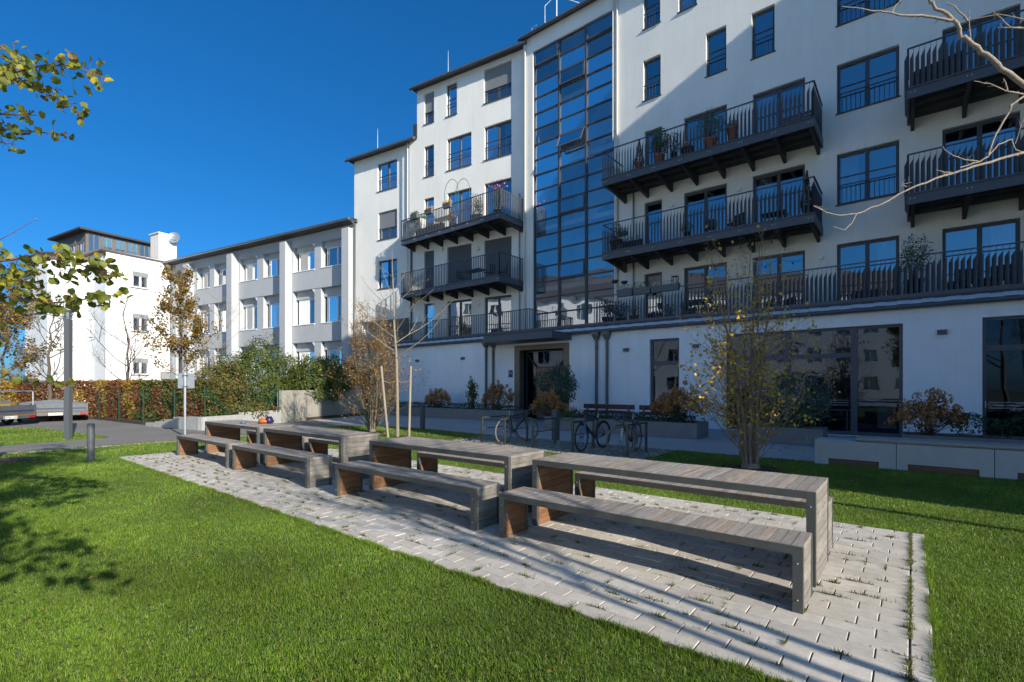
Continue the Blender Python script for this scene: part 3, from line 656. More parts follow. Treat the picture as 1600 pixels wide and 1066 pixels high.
# ================================================================== the white building on the left
FW = frame((-29.82, 19.64, 0), 9.5, True)
off = thing('office_building', 'long white three-storey building with pilasters, recessed windows, corner house and rooftop studio', 'building', FW(10,0,0))
wm = MB(); hs = []
cols_ = [(1.0,3.55),(4.25,6.65),(8.0,10.3),(11.1,13.4),(14.85,17.1),(17.8,19.75),(21.5,23.3)]
rows_ = [(10.22,12.1,.42),(6.22,8.75,.6),(2.3,4.85,.6)]
for a,b in cols_:
    for c,d,_ in rows_: hs.append((a+.0,b,c,d))
wr = MB(); wall(wm, FW, -.2, 23.95, 0, 12.85, hs, .42, wr, 1.2)
wm.fbox(FW, -.2, 23.95, -10, -1.75, 0, 12.8); wm.build('wall', M('spandrel'), off); wr.build('room_interior', M('interior'), off)
ps = MB()
for a,b in ((.05,.72),(6.75,7.4),(13.55,14.25),(20.2,20.95)): ps.fbox(FW,a,b,.003,.62,0,12.45)
ps.build('pilaster', M('spandrel'), off)
sp = MB(); lip = MB()
for a,b in cols_:
    for c,d,hb in rows_:
        k = .28   # chamfered corner of each opening
        lip.add([FW(a,.002,d),FW(a+k,.002,d),FW(a,.002,d-k),FW(a,-.4,d),FW(a+k,-.4,d),FW(a,-.4,d-k)],[(0,1,2),(1,4,5,2),(0,3,4,1),(0,2,5,3)])
        lip.fbox(FW,a-.02,b+.02,.002,.07,c-.06,c-.003)
for b in (3.55,6.65):
    pass
for z0,z1 in ((8.75,10.15),(4.85,6.15),(12.15,12.8)):
    for a,b in ((.74,6.73),(7.42,13.53),(14.27,20.18)): sp.fbox(FW,a+.5 if a < 1 else a+.002,b,.003,.035,z0+.02,z1-.03)
sp.build('spandrel', M('spandrel'), off); lip.build('reveal_trim', M('render_white'), off)
rs = random.Random(8)
for a,b in cols_:
    for c,d,hb in rows_:
        zt = d-hb; o = window(FW,(a+.05,b-.25,c+.02,zt),off,leaves=2,bars=(),rail=False,frame_mat='white_pvc',depth=.4,fw=.08,sill=False,cm=.12,curtain=rs.choice((1,2,0,0)))
        bx = MB(); bx.fbox(FW,a+.02,b-.02,-.41,-.30,zt+.15,d-.004); bx.fbox(FW,a+.02,b-.02,-.39,-.27,zt+.002,zt+.148); bx.build('shutter_box', M('spandrel'), o)
rfm = MB(); P = [FW(-.2,.75,12.85),FW(23.9,.75,12.85),FW(23.9,-10,12.9),FW(-.2,-10,12.9)]
rfm.fbox(FW,-.2,24.2,-10,.75,12.86,13.0); rfm.add([FW(-.2,.7,13.0),FW(24.2,.7,13.0),FW(24.2,-5,14.0),FW(-.2,-5,14.0)],[(0,1,2,3)]); rfm.build('roof', M('roof_dark'), off)
g = MB(); g.tube([FW(-.2,.8,12.95),FW(24.2,.8,12.95)],.09,8); g.build('gutter', M('zinc'), off)
for u,v in ((-.12,.2),(23.6,.25)):
    g = MB(); g.tube([FW(u,v,.2),FW(u,v,12.7),FW(u,v+.5,12.95)],.07,8); g.build('downpipe', M('zinc'), off)
# corner house
def pt(u,v): q = FW(u,v,0); return (q.x,q.y)
foot = [pt(23.97,-6),pt(23.97,5.1),pt(27.6,5.1),pt(27.6,6.0),pt(29.9,7.0),pt(32.6,7.0),pt(33.6,6.2),pt(36,6.2),pt(36,5.0),pt(42,5.0),pt(42,-6)]
hb = MB(); hb.prism(foot,0,12.95); hb.build('corner_house_wall', M('render_white'), off)
ea = [pt(23.85,-6),pt(23.85,5.45),pt(27.4,5.45),pt(27.3,6.3),pt(29.8,7.4),pt(32.8,7.4),pt(33.9,6.6),pt(36.4,6.6),pt(36.4,5.4),pt(42.4,5.4),pt(42.4,-6)]
rr = MB(); rr.prism(ea,12.96,13.12); cx = FW(32,-1,14.3); n = len(ea)
rr.add([(x,y,13.12) for x,y in ea]+[tuple(FW(29.5,2.0,13.9)),tuple(FW(36,2.0,13.9))], [(0,1,n),(1,2,n),(2,3,n),(3,4,n),(4,5,n),(5,n+1,n),(5,6,n+1),(6,7,n+1),(7,8,n+1),(8,9,n+1),(9,10,n+1),(10,0,n,n+1)])
rr.build('tiled_roof', M('roof_tile'), off)
g = MB(); g.tube([(x,y,13.08) for x,y in ea[:10]],.1,8); g.build('gutter', M('zinc'), off)
FB = lambda s, out, z: FW(23.97-out, s, z)
FC = lambda s, out, z: FW(s, 5.1+out, z)
for c,d in ((10.3,11.7),(6.45,8.0),(2.65,4.1)):
    rc = MB(); rc.fbox(FB,1.98,3.22,.001,.006,c,d);  # flat dark plate stands in for the dark room behind the glass
    o = window(FB,(1.98,3.22,c,d),off,leaves=2,bars=(),rail=False,frame_mat='white_pvc',depth=-.01,fw=.09,sill=False,cm=.14)
    rc.build('window_backing', M('interior'), o)
    bl = MB(); bl.fbox(FB,2.0,3.2,.085,.11,d-.42,d); bl.build('roller_blind', M('shutter_grey'), o); bl = MB(); bl.fbox(FB,1.9,3.3,.02,.12,c-.06,c-.02); bl.build('sill', M('shutter_grey'), o)
for c,d in ((9.7,11.2),(5.9,7.4),(2.2,3.7)):
    o = window(FC,(26.2,27.0,c,d),off,leaves=1,bars=(),rail=False,frame_mat='white_pvc',depth=-.01,fw=.08,sill=False)
# rooftop studio, chimney, dish
FPn = lambda u,v,z: FW(u,v,z)
ph = MB(); ph.fbox(FW,30.3,36.6,-1.2,4.2,13.1,15.9); ph.build('rooftop_studio', M('copper_brown'), off)
pr = MB(); a_ = [pt(29.8,-1.7),pt(29.8,4.8),pt(37.1,4.8),pt(37.1,-1.7)]; pr.prism(a_,15.9,16.08); pr.add([(*p,16.08) for p in a_]+[tuple(FW(33,1.5,16.55))],[(0,1,4),(1,2,4),(2,3,4),(3,0,4)]); pr.build('studio_roof', M('roof_dark'), off)
FS = lambda s,out,z: FW(30.3-out,s,z)
for i in range(5):
    a = -.95+i*1.03
    w = window(FS,(a,a+.86,14.05,15.75),off,leaves=2,bars=(.45,),rail=False,frame_mat='copper_brown',pane_mat='glass_teal',depth=-.01,fw=.05,cm=.05,sill=False)
    rc = MB(); rc.fbox(FS,a,a+.86,.001,.006,14.05,15.75); rc.build('window_backing', M('spandrel' if i in (1,2,3) else 'interior'), w)  # flat plates behind the glass, the dark ones standing for unlit room
FS2 = lambda s,out,z: FW(s,4.2+out,z)
for i in range(4):
    a = 30.6+i*1.5
    w = window(FS2,(a,a+1.2,13.9,14.9),off,leaves=2,bars=(),rail=False,frame_mat='copper_brown',pane_mat='glass_teal',depth=-.01,fw=.05,cm=.05,sill=False)
ch = MB(); ch.fbox(FW,24.4,25.9,-.6,.9,13.0,15.7); ch.fbox(FW,24.3,26.0,-.7,1.0,15.7,15.8); ch.build('chimney', M('render_cream'), off)
ds = MB(); c = FW(24.2,-.3,15.5); dirv = Vector((.75,-.62,.25)).normalized(); a1 = dirv.orthogonal().normalized(); b1 = dirv.cross(a1); V = [c]
for rr_,dp in ((.25,.02),(.42,.07),(.55,.13)):
    V += [c + dirv*dp + (a1*math.cos(2*math.pi*i/16)+b1*math.sin(2*math.pi*i/16))*rr_ for i in range(16)]
ds.add(V,[(0,1+i,1+(i+1)%16) for i in range(16)]+[(1+16*k+i,1+16*(k+1)+i,1+16*(k+1)+(i+1)%16,1+16*k+(i+1)%16) for k in range(2) for i in range(16)],True)
ds.tube([c,FW(24.4,-.3,15.2)],.03,5); ds.tube([c+dirv*.02-b1*.5,c+dirv*.6],.02,4)
do_ = ds.build('satellite_dish', M('galv'), off)
ac = MB(); ac.fbox(FB,.2,1.0,.02,.35,2.3,2.95); ac.build('air_conditioner', M('tarp_grey'), off)

# ================================================================== ground
gr = MB(); gr.quad((-400,-400,-.06),(400,-400,-.06),(400,400,-.06),(-400,400,-.06)); tag(gr.build('ground', M('far_ground')), kind='structure')
asph = MB(); asph.prism([(-46,-10),(12,-10),(12,24),(-46,24)],-.05,-.02); tag(asph.build('road', M('asphalt')), kind='structure')
bounce_mb = MB(); bounce_mb.prism([(-60,-29),(40,-29),(40,-9.1),(-60,-9.1)],-.05,-.01); tag(bounce_mb.build('bounce_ground', M('bounce_pale')), kind='structure')  # added unseen pale ground, bounces sunlight onto the shaded facade
pth = MB(); pth.prism([(-25,12.2),(9.2,12.2),(9.2,19.25),(-25,19.25)],-.045,-.008); tag(pth.build('path', M('path_asphalt')), kind='structure')
LAWNS = [[(-17.0,-9),(.0,-9),(8.9,-9),(8.9,12.2),(-4.55,12.2),(-4.55,9.85),(-10.7,9.85),(-10.7,12.2),(-15.2,12.4),(-17.3,11.9),(-18.1,10.6),(-17.3,7.5),(-17.0,4)],
         [(-26.5,3.2),(-27.6,1.8),(-30,-3),(-30,-9),(-19.1,-9),(-19.3,1.6),(-19.55,3.9),(-19.9,4.1),(-22.6,3.7)]]
for i,P in enumerate(LAWNS):
    lm = MB(); lm.prism(P,-.045,.0); tag(lm.build('lawn', M('lawn_soil')), kind='structure')
js = MB(); js.prism([(-13.85,2.95),(.11,2.95),(.11,6.85),(-13.85,6.85)],-.04,.0125); tag(js.build('paving_bed', M('joint_soil')), kind='structure')
pv = MB(); rs = random.Random(3); TUFT = []
def slab(x0,x1,y0,y1,z,e=.004,g=.0036):
    t0 = rs.uniform(-.0015,.0015); dz = [z+t0+rs.uniform(-.001,.001) for _ in range(4)]; x0+=g;x1-=g;y0+=g;y1-=g
    V = [(x0,y0,-.02),(x1,y0,-.02),(x1,y1,-.02),(x0,y1,-.02),(x0,y0,z-e),(x1,y0,z-e),(x1,y1,z-e),(x0,y1,z-e),
         (x0+e,y0+e,dz[0]),(x1-e,y0+e,dz[1]),(x1-e,y1-e,dz[2]),(x0+e,y1-e,dz[3])]
    pv.add(V,[(8,9,10,11),(4,5,9,8),(5,6,10,9),(6,7,11,10),(7,4,8,11),(0,1,5,4),(1,2,6,5),(2,3,7,6),(3,0,4,7)])
S = .145; row = 0; y = 2.97
while y < 6.82:
    y1 = min(y+S,6.84); x = -13.8 - (.145 if row % 2 else 0) + rs.uniform(-.01,.01)
    while x < -.02:
        x1 = x+.29+rs.uniform(-.004,.004)
        if x1 > -.06: x1 = -.012
        if x1-max(x,-13.83) > .04: slab(max(x,-13.83),x1,y,y1,.022)
        TUFT.append((x1,y+rs.random()*S if rs.random() < .3 else y)); x = x1
    if row % 2 == 0: slab(-.008,.105,y+rs.uniform(-.003,.003),min(y+2*S,6.84),.022)
    y = y1; row += 1
tag(pv.build('paving', M('slab'), recalc=True), kind='structure')
cb = MB(); rs = random.Random(5)
def cobbles(P0,P1,P2,nx,ny,sz=.1):   # irregular setts laid over a parallelogram
    P0,P1,P2 = map(Vector,(P0,P1,P2)); a=(P1-P0)/nx; b=(P2-P0)/ny
    for i in range(nx):
        for j in range(ny):
            if rs.random() < .06: continue
            c = P0+a*(i+.5+(.25 if j%2 else -.25))+b*(j+.5); h = rs.uniform(.002,.016); k = .42+rs.uniform(-.03,.03)
            V = [c-a*k-b*k,c+a*k-b*k,c+a*k+b*k,c-a*k+b*k]
            cb.add([(v.x,v.y,-.02) for v in V]+[(v.x*.86+c.x*.14,v.y*.86+c.y*.14,h) for v in V],[(4,5,6,7),(0,1,5,4),(1,2,6,5),(2,3,7,6),(3,0,4,7)])
cobbles((-10.65,9.9,0),(-4.6,9.9,0),(-10.65,12.15,0),46,18); cobbles((-17.0,-4,0),(-17.0,11.0,0),(-16.55,-4,0),100,4); 
cs = MB(); cs.prism([(-10.7,9.85),(-4.55,9.85),(-4.55,12.2),(-10.7,12.2)],-.04,-.006); tag(cs.build('paving_bed', M('joint_soil')), kind='structure')
cs = MB(); cs.prism([(-17.05,-5),(-16.5,-5),(-16.5,11),(-17.05,11)],-.04,.002); tag(cs.build('paving_bed', M('joint_soil')), kind='structure')
tag(cb.build('cobbles', M('cobble')), kind='structure')
rb = MB(); rb.prism([(-20.3,7.1),(-22.05,10.7),(-24.3,19.0),(-40,19),(-46,4),(-36,2.6),(-31.4,5.9),(-25.8,6.3),(-23.5,6.5)],-.05,.12); tag(rb.build('planting_bed', M('soil')), kind='structure')

# ================================================================== tables and benches
def bench_like(name, label, cat, L, D, H, group):
    t = thing(name, label, cat, (0,0,0), 0, group); fr = .06; w2 = L/2; d2 = D/2; rs = random.Random(H)
    for s in (-1,1):
        f = MB(); y0,y1 = (-d2,-d2+.045) if s < 0 else (d2-.045,d2)
        f.box(-w2,-w2+.065,y0,y1,.0,H-.002); f.box(w2-.065,w2,y0,y1,.0,H-.002); f.box(-w2+.065,w2-.065,y0,y1,H-.062,H-.002)
        o = f.build('steel_frame', M('bench_steel'), t)
        yy = y0-.004 if s < 0 else y1+.004
        for x in (-w2+.033,w2-.033):
            for z in (.09,H-.12): b = MB(); b.ball((x,yy,z),.006,6,4); b.build('bolt', M('galv'), o)
    tp = MB(); n = round(L/.074); pw = L/n
    for i in range(n):
        x = -w2+pw*i; dz = rs.uniform(-.0015,.0015); tp.hexa([(x+.002,-d2+.003,H-.03),(x+pw-.002,-d2+.003,H-.03),(x+pw-.002,d2-.003,H-.03),(x+.002,d2-.003,H-.03),(x+.0035,-d2+.003,H+dz+.003),(x+pw-.0035,-d2+.003,H+dz+.003),(x+pw-.0035,d2-.003,H+dz+.003),(x+.0035,d2-.003,H+dz+.003)])
    tp.build('top_planks', M('wood_top'), t)
    for s in (-1,1):
        ou = MB(); n = round((H-.06)/.078); ph = (H-.035)/n; xo = s*w2
        for i in range(n):
            z = .004+ph*i; xa,xb = sorted((xo-s*.004+rs.uniform(-.001,.001),xo-s*.03)); ou.box(xa,xb,-d2+.047,d2-.047,z+.0025,z+ph-.0025)
        ou.build('end_panel', M('wood_side'), t)
        inn = MB()
        for i in range(n):
            z = .004+ph*i; xa,xb = sorted((xo-s*.034,xo-s*.058)); inn.box(xa,xb,-d2+.047,d2-.047,z+.002,z+ph-.002 if i < n-1 else H-.034)
        inn.build('inner_panel', M('wood_warm'), t)
    un = MB(); un.box(-w2+.06,w2-.06,-.03,.03,H-.06,H-.031); un.build('underframe', M('bench_steel'), t)
    return t
XC = [-1.97,-5.09,-8.64,-11.67]
bn = bench_like('bench','grey plank bench nearest the camera, in front of the nearest table','bench',2.77,.42,.465,'plank benches beside the tables')
tb_ = bench_like('picnic_table','grey plank table nearest the camera with orange-brown boards in its top','table',2.77,.77,.75,'plank tables in a row on the paving')
lb = ['grey plank bench nearest the camera, in front of the nearest table','plank bench in front of the second table from the right, tree shadow across it','plank bench in front of the third table from the right, knotty end board','leftmost front bench, before the table with the snack bag on it']
lt = ['grey plank table nearest the camera with orange-brown boards in its top','second table from the right, standing before the racks with the bicycles','third table from the right, in front of the staked bare tree','far left table with an orange snack bag lying on it']
l3 = ['back bench on the far side of the nearest table','back bench on the far side of the second table from the right','back bench on the far side of the third table from the right','back bench on the far side of the table with the snack bag']
for i,x in enumerate(XC):
    if i == 0: bn.location = (x,4.13,.02); tb_.location = (x,4.885,.02)
    else: copy_tree(bn,None,(x,4.13,.02),0,lb[i]); copy_tree(tb_,None,(x,4.885,.02),0,lt[i])
    copy_tree(bn,None,(x-.03,5.67,.02),0,l3[i])
# things lying on the far left table
zt = .775
sb = MB(); sb.ball((0,0,.05),.12,12,8,(1.3,.8,.5),.45,3); sbo = thing('snack_bag','crumpled orange and purple snack bag on the far left table','bag',(-11.25,5.05,zt)); 
sb2 = MB(); sb2.ball((-11.25,5.05,zt+.055),.11,12,8,(1.35,.8,.55),.4,3); sb2.build('bag_body', M('orange_paint'), sbo)
sb3 = MB(); sb3.ball((-11.12,5.12,zt+.075),.10,10,7,(.9,.9,.8),.5,8); sb3.build('bag_fold', mat('purple_foil',(.03,.02,.08),.35), sbo)
ct = MB(); ct.lathe((-11.5,5.16,zt),[(.0,0),(.07,0),(.085,.05),(.08,.05),(.0,.045)],10); tag(ct.build('plastic_lid', M('orange_paint'), loc=(-11.5,5.16,zt)),'small red-orange plastic tub beside the snack bag','tub')
ct = MB(); ct.lathe((-11.55,4.75,zt),[(.0,0),(.05,0),(.06,.045),(.0,.055)],10); tag(ct.build('cap', M('bike_blue'), loc=(-11.55,4.75,zt)),'small pale blue cap lying on the far left table','cap')

# ================================================================== planters along the terrace
def planter(name, x0,x1,y0,y1,h,label,m='planter'):
    p = MB(); t = .05
    p.box(x0,x1,y0,y0+t,0,h); p.box(x0,x1,y1-t,y1,0,h); p.box(x0,x0+t,y0+t,y1-t,0,h); p.box(x1-t,x1,y0+t,y1-t,0,h)
    o = thing(name,label,'planter',((x0+x1)/2,y0,0),0,'long planters in front of the building'); p.build('planter_wall',M(m),o)
    s = MB(); s.box(x0+t,x1-t,y0+t,y1-t,.01,h-.05); s.build('soil',M('soil'),o); return o
planter('planter_box',-23.6,-13.9,17.25,18.3,.5,'long grey planter left of the entrance below the blank wall')
planter('planter_box',-10.7,-5.05,15.1,16.2,.48,'dark grey planter behind the bicycle racks, in front of the red benches')
planter('planter_box',-3.75,-1.83,15.35,16.3,.46,'short dark planter behind the autumn tree, in front of the large window')
planter('planter_box',-.18,8.5,15.1,16.1,.45,'long dark planter at the right edge behind the concrete bench')
# red benches on the terrace
def red_bench(x0,x1,label):
    t = thing('terrace_bench',label,'bench',((x0+x1)/2,17.4,0),0,'dark red terrace benches')
    b = MB(); b.box(x0,x1,17.38,17.42,.72,.9); b.box(x0,x1,17.36,17.40,.55,.66); b.build('backrest',M('maroon'),t)
    s = MB()
    for i in range(3): s.box(x0,x1,16.92+i*.14,17.04+i*.14,.43,.46)
    s.build('seat',M('maroon'),t)
    for x in (x0+.2,x1-.2):
        l = MB(); l.box(x-.03,x+.03,16.95,17.0,0,.43); l.box(x-.03,x+.03,17.3,17.36,0,.85); l.box(x-.03,x+.03,17.0,17.3,.38,.43); l.build('leg',M('steel_dark'),t)
red_bench(-10.35,-8.15,'dark red slatted bench behind the planter, just right of the entrance bushes'); red_bench(-7.95,-6.2,'shorter dark red bench below the narrow shop window')

# ================================================================== concrete bench at the right
cbn = thing('concrete_bench','long pale concrete bench wall on the lawn with a weathered plank on top','bench',(1.0,12.2,0))
for x0,x1,n0,n1 in ((-1.57,-.235,-1.33,-.5),(-.225,1.115,-.06,.93),(1.125,2.5,1.4,2.3),(2.51,3.9,2.7,3.6)):
    c = MB(); c.box(x0,n0,11.95,12.5,0,.5); c.box(n1,x1,11.95,12.5,0,.5); c.box(n0,n1,11.95,12.5,.13,.5); c.build('concrete_block',M('concrete_bench'),cbn)
    d = MB()
    for z in (.0,.045,.09): d.box(n0+.002,n1-.002,12.0,12.03,z,z+.038)
    d.build('niche_slats',M('brown_wood'),cbn)
p = MB()
for i in range(4): p.box(-.86,3.9,11.93+i*.135,12.055+i*.135,.53,.585)
p.box(-.8,3.85,12.0,12.4,.503,.53); p.build('seat_planks',M('plank_grey'),cbn)

# ================================================================== racks, bollards, lamp, sign
rk = thing('bike_rack','','bike rack',(0,0,0),0,'grey steel hoop bike racks on the cobbles')
m_ = MB()
for y in (0,1.02): m_.box(-.028,.028,y-.018,y+.018,0,.74)
m_.box(-.028,.028,.018,1.002,.705,.74); m_.build('hoop',M('rack_steel'),rk); m_ = MB(); m_.box(-.012,.012,.02,1.0,.40,.425); m_.build('crossbar',M('rack_steel'),rk)
rk['label'] = 'empty steel bike rack farthest left on the cobbles'
rl = ['empty steel bike rack farthest left on the cobbles','steel bike rack in front of the black racing bike','empty steel bike rack in the middle, before the square bollard','steel bike rack at the left side of the blue-black mountain bike','steel bike rack behind the bike with the pale fork']
for i,x in enumerate((-9.45,-8.62,-7.66,-6.45,-5.0)):
    if i == 0: rk.location = (x,10.3,0)
    else: copy_tree(rk,None,(x,10.3,0),0,rl[i])
def bollard(x,y,h,w,label,sq=True,m='lamp_paint'):
    t = thing('bollard',label,'bollard',(x,y,0),0,'dark bollards'); b = MB()
    if sq: b.box(x-w/2,x+w/2,y-w/2,y+w/2,0,h)
    else: b.cyl((x,y),w/2,0,h,20)
    b.build('post',M(m),t); c = MB()
    if sq: c.box(x-w/2-.004,x+w/2+.004,y-w/2-.004,y+w/2+.004,h,h+.012)
    else: c.cyl((x,y),w/2-.01,h,h+.015,20)
    c.build('cap',M('steel_dark'),t)
bollard(-13.74,2.53,.79,.135,'round dark bollard alone on the lawn left of the tables',False)
bollard(-14.2,12.2,.88,.14,'square dark bollard at the path edge right of the staked tree')
bollard(-8.26,12.25,.9,.17,'square dark bollard behind the middle bike rack')
bollard(-3.05,12.3,.9,.16,'round dark bollard half hidden behind the autumn tree',False)
t = thing('wooden_post','short wooden post standing in bare soil at the left edge','post',(-15.1,1.17,0)); b = MB(); b.cyl((-15.1,1.17),.05,0,.9,12); b.build('shaft',M('bark_dark'),t)
b = MB(); b.torus((-15.1,1.17,.75),.052,.008,(0,0,1),14,5); b.build('band',M('rope'),t)
lp = thing('lamp_pillar','tall square dark grey lamp pillar on the left lawn','lamp',(-19.7,3.1,0))
FL2 = lambda u,v,z: Vector((-19.7,3.1,0)) + _r*u - _f*v + Vector((0,0,z))
b = MB(); b.fbox(FL2,-.08,.08,-.06,.06,0,3.62); b.fbox(FL2,-.08,-.02,-.06,.06,3.62,3.84); b.fbox(FL2,-.085,.09,-.07,.07,3.84,3.9); b.build('column',M('lamp_paint'),lp)
b = MB(); b.fbox(FL2,-.018,.075,-.05,.05,3.63,3.83); b.build('lamp_head',M('glass_teal'),lp)
b = MB(); b.fbox(FL2,-.05,.05,.061,.065,.55,.95); b.build('access_door',M('steel_dark'),lp)
sg = thing('traffic_sign','small blank-backed traffic sign on a thin galvanised pole by the kerb','sign',(-18.33,5.74,0))
FS_ = lambda u,v,z: Vector((-18.33,5.74,0)) + _r*u - _f*v + Vector((0,0,z))
b = MB(); b.tube([FS_(0,0,0),FS_(0,0,2.06)],.038,12); b.build('pole',M('galv'),sg)
b = MB(); b.fbox(FS_,-.27,.27,-.062,-.05,1.54,2.03); b.build('plate',M('galv'),sg)
for z in (1.6,1.96):
    b = MB(); b.fbox(FS_,-.07,.07,-.05,.045,z-.012,z+.012); b.build('clamp',M('steel_dark'),sg)

# ================================================================== concrete walls and fence
cw_ = thing('concrete_wall','tall board-marked concrete retaining wall beside the passage','wall',(-22.9,13,0))
def wall_run(pts,h,th,parent,m,name='wall_panel',z0=-.03):
    for i in range(len(pts)-1):
        a = Vector(pts[i]); b = Vector(pts[i+1]); d = (b-a).normalized(); n = Vector((-d.y,d.x))*th
        a2 = a+d*.006; b2 = b-d*.006; q = MB(); hh = h[i] if isinstance(h,list) else h
        q.hexa([(*a2,z0),(*b2,z0),(*(b2+n),z0),(*(a2+n),z0),(*a2,hh),(*b2,hh),(*(b2+n),hh),(*(a2+n),hh)]); q.build(name,M(m),parent)
wall_run([(-21.85,10.61),(-22.55,12.4),(-23.3,14.1),(-24.0,16.0),(-24.9,18.9)],1.42,.25,cw_,'concrete')
kw = thing('kerb_wall','low stepped concrete kerb wall in front of the fence and shrubs','wall',(-21,7,0))
wall_run([(-20.28,6.88),(-21.0,8.6),(-21.85,10.6)],[.47,.55],.2,kw,'concrete_kerb')
wall_run([(-24.4,6.22),(-23.6,6.33),(-22.9,6.45),(-22.2,6.55),(-21.3,6.7),(-20.29,6.87)],[.12,.2,.3,.42,.46],.2,kw,'concrete_kerb')
fe = thing('wire_fence','green wire mesh fence standing along the hedge and shrubs','fence',(-25,7,0))
fp = [(-20.45,7.05),(-21.25,8.9),(-22.0,10.55)]; fp2 = [(-20.45,7.05),(-22.6,6.72),(-25.2,6.35),(-27.8,6.1),(-30.4,5.9)]
for x,y in fp+fp2[1:]:
    b = MB(); b.cyl((x,y),.02,0,1.62 if y > 6.8 else 1.5,8); b.build('post',M('green_wire'),fe)
for a,b_ in (((-20.45,7.05,1.45),(-20.9,8.1,.5)),((-22.0,10.55,1.45),(-21.6,9.6,.5))):
    b = MB(); b.tube([a,b_],.025,6); b.build('brace',M('green_wire'),fe)
wmh = MB()
for P in (fp,fp2):
    for i in range(len(P)-1):
        a = Vector((*P[i],0)); b = Vector((*P[i+1],0)); L = (b-a).length; n = int(L/.12)
        for k in range(n+1):
            q = a+(b-a)*k/n; wmh.tube([(q.x,q.y,.3),(q.x,q.y,1.5)],.0022,3,cap=False)
        for z in (.35,.6,.85,1.1,1.35,1.5): wmh.tube([(a.x,a.y,z),(b.x,b.y,z)],.0028,3,cap=False)
wmh.build('wire_mesh',M('green_wire'),fe)

